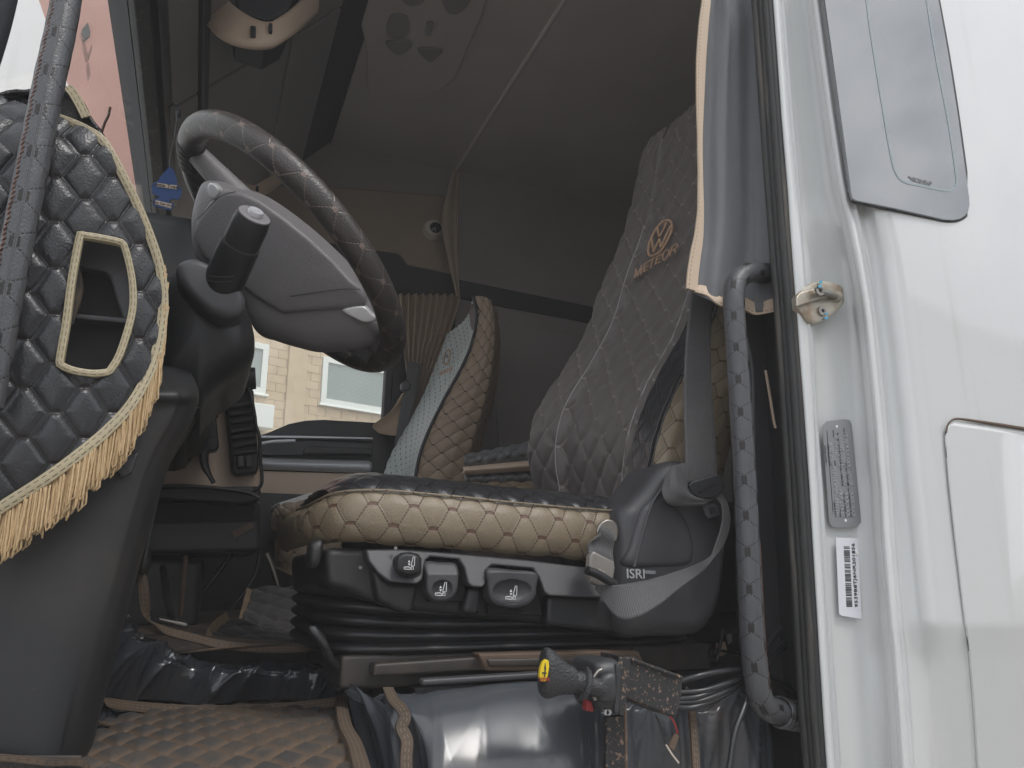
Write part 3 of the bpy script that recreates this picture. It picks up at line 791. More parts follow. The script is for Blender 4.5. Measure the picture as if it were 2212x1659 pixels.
hpan('cabinet_rail', .178, .205, .93, 3.1, .012, M_['dash'], .025)
hpan('cabinet_rail', .035, .066, .93, 3.1, .012, M_['dash'], .025)
hpan('cabinet_rail', -.03, .012, .93, 3.1, .014, M_['rubber'], .025)
hpan('wiring_clip', .05, .07, 2.0, 2.09, .016, M_['plastic2'], .02)
# beige lamp brackets hanging below the cabinets
def bracket(pts_low, pts_top, Ya, Yb, lamp):
    ys = [Yb, (Ya + Yb) / 2, Ya + .02, Ya, Ya + .04, Yb]
    A = [PY(x, y, Y) for (x, y), Y in zip(pts_low, ys)]; B = [PY(x, y, Y) for (x, y), Y in zip(pts_top, ys)]
    o = ribbon('lamp_bracket', A, B, M_['beige'], cab, nu=60, nv=6, thick=.012, disp=lambda u, v, G: -.004 * (np.linspace(-1, 1, u.shape[0])[:, None] ** 4) * np.ones_like(u))
    for (x, y, w_, h_) in lamp:
        plate('switch', [(x - w_, y - h_), (x + w_, y - h_ + 2), (x + w_, y + h_), (x - w_, y + h_ - 2)], Ya - .012, .03, M_['navy'], o, bevel=.002)
    return o
b1 = bracket([(430, -14), (438, 42), (488, 84), (572, 99), (632, 78), (690, 28)], [(470, -60), (482, -16), (518, 20), (578, 45), (622, 26), (690, -30)], 1.66, 1.86, [(547, 65, 6, 11), (585, 57, 4, 9)])
c = PY(487, 38, 1.74)
pillow('lamp', None, 0, .01, M_['silver'], b1, pts=[c + np.array([.02 * math.cos(a), 0, .011 * math.sin(a)]) for a in np.linspace(0, 6.283, 17)[:-1]], rnd=.006)
pillow('bracket_body', [(500, -60), (515, 24), (578, 46), (620, 24), (660, -60)], 1.72, .2, M_['navy'], b1, sm=False)
b2 = bracket([(476, 372), (482, 396), (508, 418), (546, 432), (580, 418), (612, 395)], [(484, 352), (490, 374), (510, 384), (548, 398), (574, 388), (606, 366)], 2.5, 2.64, [(524, 411, 4, 7), (556, 405, 3, 5)])

# far side: wall behind the door, pillar, header over the door, beige panel above
def far(name, px, m, out=0.0, th=.05, bevel=.004, parent=cab): return prism(name, [PY(x, y, YI - out) for x, y in px], (0, th, 0), m, parent, bevel)
box('sleeper_side_wall', (.97, YI, 1.3), (2.0, YI + .06, 3.55), M_['wallfab'], cab, 0)
box('rear_wall', (1.92, .95, 1.3), (1.98, YI, 3.55), M_['wallfab'], cab, 0)
far('wall_band', [(975, 600), (1280, 662), (1290, 700), (975, 640)], M_['navy'], .012)
far('wall_panel', [(1062, 690), (1270, 722), (1262, 1000), (1080, 1000)], M_['wallfab'], .02, bevel=.012)
far('upper_side_panel', [(560, 400), (700, 400), (960, 420), (985, 450), (978, 592), (880, 572), (862, 548), (560, 500)], M_['beige_dk'], .02, bevel=.012)
far('upper_side_wall', [(470, 230), (1000, 250), (1000, 450), (470, 420)], M_['wallfab'], -.002, bevel=0)
far('door_header', [(540, 490), (862, 545), (882, 572), (985, 592), (990, 660), (858, 640), (836, 640), (540, 590)], M_['navy'], .012)
far('side_pillar', [(836, 630), (1000, 640), (1000, 1200), (800, 1200), (812, 1000), (826, 925), (834, 800)], M_['plastic'], -.005)
far('window_post', [(836, 640), (850, 640), (850, 800), (842, 930), (826, 930), (834, 800)], M_['navy'], .02)
# reading lamp
c = PY(937, 491, YI - .06)
rl = tube('reading_lamp', [c + np.array([.01, .05, 0]), c + np.array([.004, .02, 0]), c], [.05, .047, .036], M_['cream'], cab, n=32, res=10)
lc = PY(944, 489, YI - .075)
pillow('lamp_lens', None, 0, .03, M_['smoke'], rl, pts=[lc + np.array([.028 * math.cos(a), 0, .028 * math.sin(a)]) for a in np.linspace(0, 6.283, 25)[:-1]], rnd=.02)

# far door: dark top, handle, silver bar, beige lower panel, glass
fd = far('far_door', [(536, 1120), (536, 945), (562, 940), (585, 932), (625, 915), (660, 908), (700, 906), (838, 914), (832, 1120)], M_['plastic'], .03, bevel=.006)
far('door_card', [(540, 962), (600, 955), (660, 950), (806, 958), (806, 985), (540, 983)], M_['plastic2'], .05, parent=fd)
far('armrest_bar', [(556, 988), (808, 994), (806, 1021), (556, 1012)], M_['silver'], .085, bevel=.02, parent=fd)
far('lower_panel', [(540, 1016), (804, 1024), (796, 1078), (540, 1090)], M_['beige'], .06, bevel=.006, parent=fd)
far('waist_rail', [(564, 941), (640, 941), (806, 945), (806, 949), (640, 946), (564, 946)], M_['silver'], .07, bevel=.002, parent=fd)
tube('door_handle', PYs([(566, 958), (590, 954), (615, 953), (638, 952)], YI - .1), .006, M_['silver_lt'], fd)
far('door_pocket', [(660, 962), (804, 968), (802, 982), (655, 980)], M_['plastic'], .075, parent=fd)
prism('side_glass', [PY(x, y, YI + .03) for x, y in [(520, 560), (845, 640), (845, 925), (520, 960)]], (0, .005, 0), M_['glass'], cab, 0)
far('door_lower', [(500, 1085), (830, 1075), (830, 1300), (500, 1300)], M_['dash'], .01)

# windscreen, near pillar sliver, screen surround
wsA = [(-.62, .95, 2.05), (-.62, 3.08, 2.05)]; 
prism('windscreen', [(-.66, .96, 2.05), (-.66, 3.07, 2.05), (-.235, 3.07, 2.86), (-.235, .96, 2.86)], (-.005, 0, .003), M_['glass'], cab, 0)
tube('front_pillar', PYs([(12, -90, .97), (-18, 40, .985), (-55, 160, 1.0), (-110, 330, 1.02)], .97), .022, M_['navy'], cab, n=12)
tube('far_front_pillar', [(-.66, 3.08, 1.9), (-.45, 3.09, 2.5), (-.235, 3.09, 2.88)], .05, M_['navy'], cab, n=12)
tube('header_wire', PYs([(238, 232), (234, 250), (228, 262), (223, 275), (219, 286), (214, 288)], 1.75), .003, M_['brownwire'], cab, n=6)

# floor pan and roof shell that close the cab (the sky must not leak in)
box('floor_pan', (-.75, 1.47, 1.30), (2.0, 3.12, 1.53), M_['plastic'], cab, 0)
box('step_floor', (-.30, .93, 1.22), (.13, 1.40, 1.452), M_['plastic'], cab, 0)
box('near_floor', (.30, 1.10, 1.22), (2.0, 1.40, 1.50), M_['plastic'], cab, 0)
box('front_bulkhead', (-.78, .98, 1.0), (-.70, 3.12, 2.05), M_['plastic'], cab, 0)
box('roof_shell', (-.30, .9, 3.56), (2.02, 3.16, 3.60), M_['paint'], cab, 0)
prism('roof_front', [(-.26, .9, 2.86), (-.30, .9, 2.90), (.36, .9, 3.6), (.40, .9, 3.56)], (0, 2.26, 0), M_['navy'], cab, 0)
box('near_sleeper_wall', (1.02, .93, 1.3), (2.0, .97, 3.55), M_['wallfab'], cab, 0)
prism('lower_front_panel', [(-.70, 3.06, 1.2), (.56, 3.06, 1.2), (.56, 3.06, 1.75), (-.70, 3.06, 2.1)], (0, .05, 0), M_['plastic'], cab, 0)
prism('far_quarter_panel', [(-.70, 3.07, 2.05), (-.48, 3.07, 2.45), (.0, 3.07, 2.2), (.2, 3.07, 1.5)], (0, .03, 0), M_['plastic'], cab, 0)

# ---- near grab bar on the windscreen pillar (leather wrapped, laced)
gp = [(168, -130), (150, -60), (143, 0), (128, 80), (108, 170), (86, 280), (62, 400), (36, 530), (14, 640), (-8, 760), (-30, 880)]
GY = [.90, .895, .89, .885, .88, .876, .873, .871, .870, .870, .872]
gpts = [PY(x, y, Y) for (x, y), Y in zip(gp, GY)]
gb = tube('pillar_grab_bar', gpts, [.0158, .0158, .0155, .0150, .0148], M_['leather_bar'], cab, n=28, res=120,
          rfun=lambda s, a: 1 + .012 * math.sin(s * 180) * math.sin(a * 3))
gs = even(gpts, 200)
T = np.gradient(gs, axis=0); T /= np.linalg.norm(T, axis=1)[:, None]
zig = []
for i in range(20, 190):
    v = CAM - gs[i]; v -= T[i] * np.dot(v, T[i]); v /= np.linalg.norm(v)
    s_ = np.cross(T[i], v)
    if np.dot(s_, RT) > 0: s_ = -s_
    an = math.radians(52 + (7 if i % 2 else -7)) + .06 * math.sin(i * .7)
    zig.append(gs[i] + (v * math.cos(an) + s_ * math.sin(an)) * .0156)
tube('lacing', zig, .0009, M_['threadred'], gb, n=5, raw=True)

# ---- grab bar on the rear door pillar
hp_ = [(1690, 588), (1655, 590), (1622, 588), (1598, 600), (1586, 625), (1586, 670), (1592, 760), (1600, 880), (1607, 1000), (1613, 1120), (1619, 1250), (1625, 1370), (1632, 1450), (1640, 1500), (1658, 1530), (1690, 1540), (1716, 1546), (1740, 1548)]
HY = [.985, .965, .948, .94, .935, .932, .93, .928, .926, .925, .925, .926, .928, .93, .938, .955, .97, .985]
hpts = [PY(x, y, Y) for (x, y), Y in zip(hp_, HY)]
rb_ = tube('door_grab_bar', hpts, [.0175, .0175, .0170, .0170, .0170, .0172, .0174, .0176, .018], M_['leather_bar'], cab, n=28, res=150,
     rfun=lambda s, a: 1 + .010 * math.sin(s * 150 + 2 * a) * math.sin(a * 2))
hs_ = even(hpts, 300)
T = np.gradient(hs_, axis=0); T /= np.linalg.norm(T, axis=1)[:, None]
wr = None
for i in range(272, 297, 3):                                   # gathered leather at the foot of the bar
    t_ = T[i]; a = np.cross(t_, (0, 0, 1)); a /= np.linalg.norm(a); b_ = np.cross(t_, a)
    q = [hs_[i] + (a * math.cos(k) + b_ * math.sin(k)) * (.0188 + rng.uniform(0, .0016)) + t_ * .0015 * math.sin(2 * k + i) for k in np.linspace(0, 6.283, 25)[:-1]]
    tube('wrinkle', q, .0026, M_['leather_bar'], rb_, n=7, closed=True, res=48)
edge_ = [hs_[i] + (RT * .0172 - FW * .002) + np.array([.0006 * math.sin(i * 1.9), 0, 0]) for i in range(185, 268)]
tube('lacing', edge_, .0011, M_['threadred'], rb_, n=5, raw=True)

# ================================================================== dashboard
db = thing('dashboard', 'dark plastic truck dashboard end and lower panel beside the steering column', 'dashboard', (-.2, 1.4, 1.5))
DOUT = [(-60, 200), (0, 209), (30, 221), (80, 240), (140, 258), (190, 280), (224, 306), (262, 372), (300, 450), (328, 520), (346, 580), (353, 640), (349, 700), (335, 770), (312, 825),
        (278, 880), (233, 928), (178, 975), (100, 1033), (0, 1097), (-60, 1135)]
DHOLE = [(172, 510), (180, 507), (225, 514), (260, 522), (268, 530), (278, 565), (286, 610), (287, 660), (278, 705), (258, 765), (240, 796), (232, 803), (200, 806), (160, 800), (132, 788), (129, 776), (142, 700), (155, 600)]
def dashY(x, y):
    return .905 + .040 * np.clip((x - 40) / 310, 0, 1.2) ** 2 + np.where(y < 340, ((340 - y) / 140.0) ** 2 * .05, 0) + np.where(y > 900, ((y - 900) / 250.0) ** 2 * .02, 0)
def dp3(x, y, out=0.0): return PY(x, y, float(dashY(np.array(float(x)), np.array(float(y)))) - out)
prism('end_body', [PY(x * .94 - 4, y * .985 + 14, 1.0) for x, y in DOUT], (0, .35, 0), M_['dash'], db, .02)
prism('top_body', [(-.66, 1.26, 1.9), (-.04, 1.26, 1.9), (-.02, 1.26, 2.02), (-.06, 1.26, 2.12), (-.22, 1.26, 2.19), (-.40, 1.26, 2.17), (-.66, 1.26, 2.08)], (0, 1.78, 0), M_['dash'], db, .03)
box('instrument_hood', (-.28, 1.50, 1.92), (.0, 1.95, 2.35), M_['dash'], db, .04)
# opening in the cover: moulded frame with two dark holes
vf = plate('vent_frame', [(150, 490), (285, 500), (305, 660), (262, 820), (110, 810), (140, 600)], .975, .03, M_['void'], db, bevel=0)
plate('vent_bezel', [(165, 500), (275, 510), (292, 600), (295, 690), (266, 690), (250, 640), (238, 598), (228, 588), (178, 576), (160, 576)], .958, .02, M_['plastic2'], vf, bevel=.003)
plate('vent_bar', [(155, 676), (292, 688), (292, 700), (153, 688)], .955, .014, M_['plastic2'], vf, bevel=.002)
tube('frayed_seam', PYs([(166, 560), (172, 620), (165, 650), (156, 700)], .945), [.001, .004, .005, .001], M_['matdirt'], vf, n=7)

# lower panel: one curved moulding from the column down to the floor
xr = [(840, 428), (880, 426), (920, 408), (960, 385), (1000, 367), (1050, 350), (1100, 335), (1150, 322), (1200, 308), (1300, 281), (1400, 254), (1500, 228), (1600, 203), (1660, 187), (1780, 160)]
rows = [[PY(-140, 790, 1.10), PY(-40, 790, 1.10), PY(140, 790, 1.10), PY(250, 790, 1.10), PY(340, 790, 1.12), PY(365, 790, 1.14), PY(390, 790, 1.17), PY(405, 790, 1.2), PY(400, 790, 1.28), PY(360, 790, 1.5)]]
for y, x in xr:
    rows.append([PY(-140, y, .985), PY(-40, y, .972), PY(x * .35, y, .965), PY(x * .62, y, .968), PY(x - 62, y, .975), PY(x - 38, y, .985), PY(x - 14, y, 1.005), PY(x, y, 1.05), PY(x - 8, y, 1.16), PY(x - 40, y, 1.4)])
gsurf('lower_panel', rows, 60, 90, M_['dash'], db, thick=.01)
gsurf('kick_panel', [[PY(400, 860, 1.2), PY(440, 870, 1.3), PY(380, 900, 1.5)], [PY(340, 1050, 1.2), PY(330, 1060, 1.4), PY(320, 1080, 1.7)], [PY(300, 1240, 1.2), PY(310, 1240, 1.4), PY(320, 1220, 1.7)]], 12, 20, M_['dash'], db, thick=.006)
plate('panel_clip', [(245, 1005), (300, 975), (285, 1020), (262, 1032)], .962, .01, M_['plastic2'], db, bevel=.003)

# ---- quilted cover with tan binding and gold fringe
dc = thing('dashboard_cover', 'quilted black leather dashboard cover with tan binding and gold fringe', 'dashboard cover', (-.1, .93, 2.0))
xs, ys = np.arange(-60, 372, 3.2), np.arange(185, 1142, 3.2)
Xg, Yg = np.meshgrid(xs, ys)
Yd = dashY(Xg, Yg)
D = FW[None, None] + RT * ((Xg - CX) / F)[..., None] + UP * ((CY - Yg) / F)[..., None]
G = CAM + D * (Yd / D[..., 1])[..., None]
msk = inside(DOUT, Xg, Yg) & ~inside(DHOLE, Xg, Yg)
mf = msk[:-1, :-1] & msk[1:, :-1] & msk[:-1, 1:] & msk[1:, 1:]
wb = wob(3, 7, (6, 22))
gsurf('side_sheet', G, 0, 0, M_['leather'], dc, quilt=(Q_BIG, .0058, .0042), raw=True, thick=.002, mask=lambda G_: mf, uv0=(.012, .02),
      disp=lambda u, v, G_: .003 * wb(u, v))
strip('edge_binding', [dp3(x, y, .006) for x, y in DOUT[3:]], [.0095, .010, .0105, .011, .0115, .012], M_['bind'], dc, n=150, thick=.006, crown=.0015)
strip('opening_binding', [dp3(x, y, .007) for x, y in DHOLE], .0075, M_['bind'], dc, n=120, thick=.008, closed=True, crown=.0015)
prof = [PY(x, y, 1.0) for x, y in [(-90, 224), (-20, 211), (50, 199), (110, 193), (146, 194), (168, 212), (192, 250), (220, 300), (250, 352)]]
far_ = [np.array([p[0], 2.95, p[2]]) for p in prof]
gsurf('top_sheet', [np.array(prof) * (1 - t) + np.array(far_) * t for t in (0, .33, .66, 1)], 60, 90, M_['leather'], dc, quilt=(Q_BIG, .004, .007), face=(0.3, -.3, 1))
gsurf('shoulder_sheet', [[PY(x, y, .99 + .02 * k) for x, y in q] for k, q in enumerate(([(-90, 216), (-20, 206), (50, 197), (110, 190), (146, 190), (168, 210), (194, 250), (226, 304), (262, 370)],
      [(-90, 235), (-20, 228), (50, 222), (110, 222), (140, 228), (160, 246), (184, 280), (212, 330), (244, 390)], [(-90, 330), (-20, 330), (50, 330), (100, 330), (124, 330), (140, 336), (160, 350), (186, 390), (214, 440)]))],
      90, 60, M_['leather'], dc, quilt=(Q_BIG, .003, .006), face=(0, -1, .3), thick=.004)
strip('top_binding', PYs([(146, 186, .985), (158, 200, .985), (172, 224, .985), (186, 252, .985)], .985), .011, M_['bind'], dc, n=20)
# fringe
fpath = [dp3(x, y, .001) for x, y in [(352, 575), (356, 640), (352, 700), (338, 770), (315, 825), (280, 882), (235, 930), (180, 978), (100, 1036), (0, 1100), (-60, 1138)]]
fr = strip('fringe', fpath, .006, M_['gold'], dc, n=80, thick=.002)
variants = []
for k in range(7):
    r = random.Random(k)
    Ls = .052 + r.uniform(-.004, .004)
    cv, cb = r.uniform(-.0012, .0012), r.uniform(-.002, .002)
    pts = [(cv * math.sin(3 * t), cb * math.sin(2 * t + k), -Ls * t) for t in np.linspace(0, 1, 7)]
    pts += [(cv + .0022 + cv * math.sin(3 * t) * .5, cb * math.sin(2 * t + k) - .0016, -Ls * t) for t in np.linspace(1, .12, 6)]
    o = tube('strand', pts, .00105, M_['gold'], None, n=5, res=22, rfun=lambda s, a: 1 + .18 * math.sin(s * 2200 + a))
    variants.append(o.data); bpy.data.objects.remove(o)
NS = 296
fp = even(fpath, NS)
for i in range(NS):
    o = bpy.data.objects.new('strand', variants[rng.integers(7)])
    link(o, fr)
    t = i / NS
    o.location = Vector(fp[i] + np.array([0, rng.uniform(-.004, .003), rng.uniform(-.002, .003)]))
    sc_z = (1.0 if t > .3 else .55 + 1.5 * t) * rng.uniform(.9, 1.12)
    o.scale = (1, 1, sc_z)
    o.rotation_euler = (rng.normal(0, .035), rng.normal(.0, .028), rng.normal(0, .35))

# ================================================================== steering wheel and column
WC, WR, TAU = np.array([.1084, 1.3404, 2.2241]), .2532, .7484
wu = np.array([-math.cos(TAU), 0, math.sin(TAU)]); wy = np.array([0, 1.0, 0]); wn_ = np.array([-math.sin(TAU), 0, -math.cos(TAU)])   # wn_ points to the dash side
sw = thing('steering_wheel', 'large black steering wheel with stitched leather rim', 'steering wheel', WC)
rim = tube('rim', [WC + WR * (wu * math.cos(a) + wy * math.sin(a)) for a in np.linspace(0, 2 * math.pi, 97)[:-1]], .0230, M_['leather_rim'], sw, n=30, closed=True, res=220)
def wpl(x, y, off):
    d = ray(x, y); t = np.dot(WC + wn_ * off - CAM, wn_) / np.dot(d, wn_); return CAM + d * t
def bulge(h): return lambda r, p: h * math.sqrt(max(0, 1 - r * r))
hn_ = np.array([-.28, -.84, -.46]); hn_ /= np.linalg.norm(hn_)
HC = PY(600, 560, 1.24)
def hpl(cx_, cy_, off):
    d = ray((625 + cx_ * 1.271) * .553, (352 + cy_ * 1.271) * .553)
    return CAM + d * (np.dot(HC + hn_ * off - CAM, hn_) / np.dot(d, hn_))
hubo = [(108, 288), (86, 350), (77, 410), (82, 480), (100, 525), (160, 570), (225, 640), (285, 752), (350, 782), (420, 803), (480, 816), (560, 812), (640, 796), (676, 768), (682, 728), (660, 698), (630, 650), (600, 595), (540, 530), (460, 455), (380, 390), (300, 335), (240, 308), (185, 298), (140, 276)]
hub = pillow('hub_shell', None, 0, .10, M_['shell'], sw, pts=[hpl(x, y, -.012) for x, y in hubo], nrm=hn_, prof=bulge(.012), rnd=.034, n=140, rings=26)
pan = [(190, 309), (240, 310), (300, 336), (380, 391), (460, 456), (540, 531), (598, 594), (622, 611), (630, 640), (630, 660), (618, 668), (500, 678), (380, 688), (300, 642), (235, 592), (165, 540), (130, 512), (97, 455), (112, 400), (150, 346)]
pn = pillow('hub_cover', None, 0, .03, M_['shell'], sw, pts=[hpl(x, y, .006) for x, y in pan], nrm=hn_, prof=bulge(.006), rnd=.006, n=120, rings=20, sm=False)
for q in ([(115, 398), (165, 345), (195, 322), (232, 312)], [(400, 634), (480, 622), (560, 612), (616, 612)]):
    tube('cover_seam', [hpl(x, y, .0125) for x, y in q], .0008, M_['plastic2'], pn, n=5)
for q in ([(146, 300), (151, 286), (166, 287), (182, 308), (168, 334), (152, 328)], [(560, 676), (620, 664), (650, 688), (668, 706), (636, 715), (600, 703)]):
    pillow('silver_inlay', None, 0, .02, M_['silver_lt'], sw, pts=[hpl(x, y, .008) for x, y in q], nrm=hn_, prof=bulge(.001), rnd=.002, n=40, rings=8)
tube('spoke', [WC - wu * .10 + wy * .05, WC - wu * .17 + wy * .05, WC - wu * .235 + wy * .04], [.045, .04, .024], M_['shell'], sw, n=16)
for sg in (1, -1):
    tube('spoke', [WC + wu * sg * .08 - wn_ * .0, WC + wu * sg * .18, WC + wu * sg * .245], [.03, .024, .018], M_['shell'], sw, n=14)
for k in range(5):                     # gathered leather where the rim meets the upper spoke
    a = math.radians(-5 + k * 4)
    c = WC + WR * (wu * math.cos(a) + wy * math.sin(a)); rd = (c - WC) / WR
    tube('wrinkle', [c + (rd * math.cos(t) + wn_ * math.sin(t)) * .0237 for t in np.linspace(0, 6.283, 21)[:-1]], .0016, M_['leather_rim'], rim, n=6, closed=True, res=30)
# seam stitching hidden on the inside of the rim
tube('rim_lacing', [WC + (WR - .0222) * (wu * math.cos(a) + wy * math.sin(a)) + wn_ * (.006 + .002 * (-1) ** i) for i, a in enumerate(np.linspace(-.5, -2.6, 90))], .0008, M_['threadred'], rim, n=5, raw=True)

col = thing('steering_column', 'black steering column shroud with a thick control stalk and horn button', 'steering column', PY(430, 850, 1.25))
pillow('shroud', [(352, 660), (366, 604), (398, 574), (460, 590), (520, 640), (543, 690), (552, 738), (545, 778), (512, 808), (475, 832), (447, 862), (430, 884), (395, 868), (352, 858), (330, 850), (338, 760)], 1.19, .25, M_['plastic'], col, prof=bulge(.065), rnd=.02, n=100, rings=20)
tube('shroud_seam', PYs([(330, 851), (365, 854), (400, 866), (430, 884)], 1.165), .0025, M_['void'], col, n=6)
pillow('stalk_base', [(380, 578), (393, 562), (423, 556), (470, 578), (511, 609), (528, 637), (528, 664), (512, 682), (486, 686), (451, 674), (412, 640), (386, 606)], 1.088, .08, M_['plastic2'], col, prof=bulge(.004), rnd=.010, n=80, rings=14)
s0, s1 = PY(468, 642, 1.12), PY(549, 466, 1.015)
ax_ = s1 - s0
stalk = tube('stalk', [s0, s0 + ax_ * .66], [.0285, .0270], M_['plastic'], col, n=36, res=6)
tube('stalk_ring', [s0 + ax_ * .655, s0 + ax_ * .675], .0258, M_['plastic2'], stalk, n=36, res=4)
tube('stalk_end', [s0 + ax_ * .67, s0 + ax_ * .95, s0 + ax_ * .985, s0 + ax_], [.0248, .0248, .0248, .0230], M_['plastic'], stalk, n=36, res=24)
tube('end_cap', [s0 + ax_ * 1.0, s0 + ax_ * 1.012], .0220, M_['shell'], stalk, n=36, res=3)
tube('horn_button', [s0 + ax_ * 1.0, s0 + ax_ * 1.05, s0 + ax_ * 1.062], [.0108, .0108, .0095], M_['silver'], stalk, n=30, res=8)
an = ax_ / np.linalg.norm(ax_)
hx = np.cross(an, (0, 1, 0)); hx /= np.linalg.norm(hx)
if np.dot(hx, RT) < 0: hx = -hx
hy = np.cross(an, hx)
if np.dot(hy, UP) < 0: hy = -hy
hc = s0 + ax_ * 1.066
tube('horn_symbol', [hc + hx * a * .001 + hy * b * .001 for a, b in ((-4, 4), (-2, 1), (2, 1), (5, 3), (5, -3), (2, -1), (-2, -1), (-4, -2.5), (-4, 4))], .0004, M_['white'], stalk, n=5, raw=True)
for k, (a, b) in enumerate(((.32, .45), (.26, .4))):
    tube('stalk_groove', [s0 + ax_ * (a + .12 * (t - .5)) + (hx * math.cos(4.0 + t) + np.cross(an, hx) * math.sin(4.0 + t)) * .0279 for t in np.linspace(0, 1.2, 9)], .0007, M_['plastic2'], stalk, n=5, raw=True)

# ================================================================== centre dash, adapter, vents
cd = thing('centre_console', 'beige centre dash panel with black vent stack behind the steering column', 'console', (.1, 2.1, 1.6))
plate('beige_panel', [(330, 1050), (345, 870), (470, 845), (545, 835), (556, 900), (562, 1000), (562, 1062), (470, 1064)], 2.0, .5, M_['beige'], cd, bevel=.015)
plate('dark_edge', [(430, 840), (470, 845), (472, 900), (450, 900)], 1.98, .03, M_['plastic'], cd)
vs = plate('vent_stack', [(484, 858), (548, 838), (560, 1008), (556, 1022), (508, 1028), (500, 1018)], 1.97, .06, M_['plastic'], cd, bevel=.008)
for k in range(7):
    y = 872 + k * 17
    if k == 3: y += 3
    plate('vent_vane', [(492 + k * 2.0, y + 2), (547 + k * 1.6, y - 6), (548 + k * 1.6, y + 2), (493 + k * 2.0, y + 10)], 1.945, .03, M_['dash'], vs, bevel=.003)
for k in range(2):
    plate('switch', [(512 + 18 * k, 985), (526 + 18 * k, 983), (528 + 18 * k, 1008), (514 + 18 * k, 1010)], 1.94, .04, M_['plastic2'], vs, bevel=.003)
kn = PY(524, 822, 1.95)
tube('knob', [kn + np.array([-.05, .02, 0]), kn + np.array([-.01, 0, 0]), kn + np.array([.015, -.01, .004]), kn + np.array([.03, -.012, .006])], [.036, .035, .03, .027], M_['plastic2'], cd, n=24, res=16)
tube('cable', PYs([(536, 838), (543, 860), (549, 890), (553, 920), (560, 942), (562, 990), (566, 1030), (563, 1050), (548, 1060)], 1.93), .0042, M_['cable'], cd, n=8)
plate('tray', [(320, 1052), (560, 1050), (566, 1062), (560, 1082), (520, 1090), (330, 1078)], 1.93, .5, M_['dash'], cd, bevel=.012)
tube('tray_lip', PYs([(330, 1052), (400, 1050), (480, 1056), (540, 1066), (558, 1076)], 1.92), .005, M_['dash'], cd, n=8)
plate('drawer', [(290, 1085), (564, 1082), (564, 1192), (290, 1198)], 1.98, .5, M_['plastic'], cd, bevel=.012)
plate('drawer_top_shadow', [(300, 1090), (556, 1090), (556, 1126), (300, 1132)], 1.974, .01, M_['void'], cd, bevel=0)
plate('warm_sticker', [(500, 1148), (545, 1128), (548, 1140), (506, 1162)], 1.97, .004, M_['brownbox'], cd, bevel=0)
ad = thing('power_adapter', 'black power adapter hanging on its cable in front of the beige dash panel', 'power adapter', PY(440, 970, 1.93))
plate('adapter_body', [(416, 870), (462, 856), (474, 965), (466, 974), (418, 976), (402, 968)], 1.93, .04, M_['plastic'], ad, bevel=.006)
plate('adapter_label', [(424, 884), (456, 876), (464, 945), (424, 950)], 1.927, .004, M_['dash'], ad, bevel=0)
tube('adapter_cable', PYs([(440, 974), (440, 992), (444, 1010), (452, 1026), (462, 1044)], 1.93), [.013, .011, .009, .006, .005], M_['cable'], ad, n=10)
# footwell: back wall, pedal, cables
box('footwell_wall', (-.35, 2.9, 1.5), (.5, 2.95, 1.95), M_['plastic'], cab, 0)
box('heater_box', (-.25, 2.05, 1.53), (.02, 2.5, 1.70), M_['plastic'], cab, .02)
tube('footwell_strap', PYs([(402, 1200), (396, 1260), (390, 1330)], 2.0), .006, M_['brownbox'], cab, n=6)
tube('seat_rod', PYs([(576, 1195), (590, 1230), (602, 1270)], 2.2), .007, M_['steel'], cab, n=8)
pe = thing('pedal', 'worn steel pedal on a black arm in the footwell', 'pedal', PY(372, 1350, 1.62))
plate('pedal_plate', [(342, 1334), (402, 1345), (408, 1352), (398, 1355), (344, 1341)], 1.62, .06, M_['steel'], pe, bevel=.002)
tube('pedal_arm', [PY(372, 1342, 1.65), PY(360, 1280, 1.9), PY(350, 1210, 2.1)], .008, M_['plastic'], pe, n=8)
for q, lb_ in (([(500, 1195), (470, 1240), (430, 1290), (410, 1330)], 'black cable hanging in the footwell, nearer to the pedal'), ([(562, 1192), (552, 1240), (520, 1290), (495, 1320)], 'black cable hanging in the footwell, nearer to the folded mat')):
    tag(tube('hanging_cable', PYs(q, 2.1), .006, M_['cable'], None, n=7), lb_, 'cable', 'cables under the dash')

# ---- air freshener
af = thing('air_freshener', 'blue tree shaped card air freshener hanging by a cord', 'air freshener', PY(358, 452, 1.8))
tre = [(666, 650), (680, 668), (686, 690), (692, 702), (690, 720), (706, 732), (712, 740), (708, 760), (702, 776), (690, 780), (676, 776), (664, 782), (662, 790), (680, 796), (680, 806), (668, 822), (640, 815), (600, 803), (597, 795), (603, 776),
       (620, 776), (622, 768), (608, 762), (590, 750), (596, 744), (590, 730), (596, 718), (612, 708), (626, 698), (620, 694), (632, 684), (648, 664)]
tre = [(x * .553, y * .553) for x, y in tre]
plate('card', tre, 1.8, .0025, M_['blue'], af, bevel=0)
for q, s, sz in (([(614, 714), (691, 724), (690, 740), (612, 729)], 'Little Trees', .0125), ([(608, 782), (671, 796), (669, 814), (604, 796)], 'New Car Scent', .0085)):
    qq = [(x * .553, y * .553) for x, y in q]
    plate('label', qq, 1.7985, .001, M_['cardpale'], af, bevel=0)
    a, b = PY(*qq[0], 1.798), PY(*qq[1], 1.798); d_ = PY(*qq[3], 1.798); c3 = PY(*qq[2], 1.798)
    text('lettering', s, sz, M_['ink'], af, (a + b + c3 + d_) / 4 - np.array([0, .0003, 0]), b - a, a - d_, .0002, 'CENTER', bold=.0002)
tube('cord', PYs([(366, 360), (370, 330), (377, 295), (381, 270), (384, 240)], 1.8), .0016, M_['cable'], af, n=6)
plate('hook', [(378, 236), (390, 234), (391, 246), (380, 246)], 1.80, .02, M_['navy'], af)

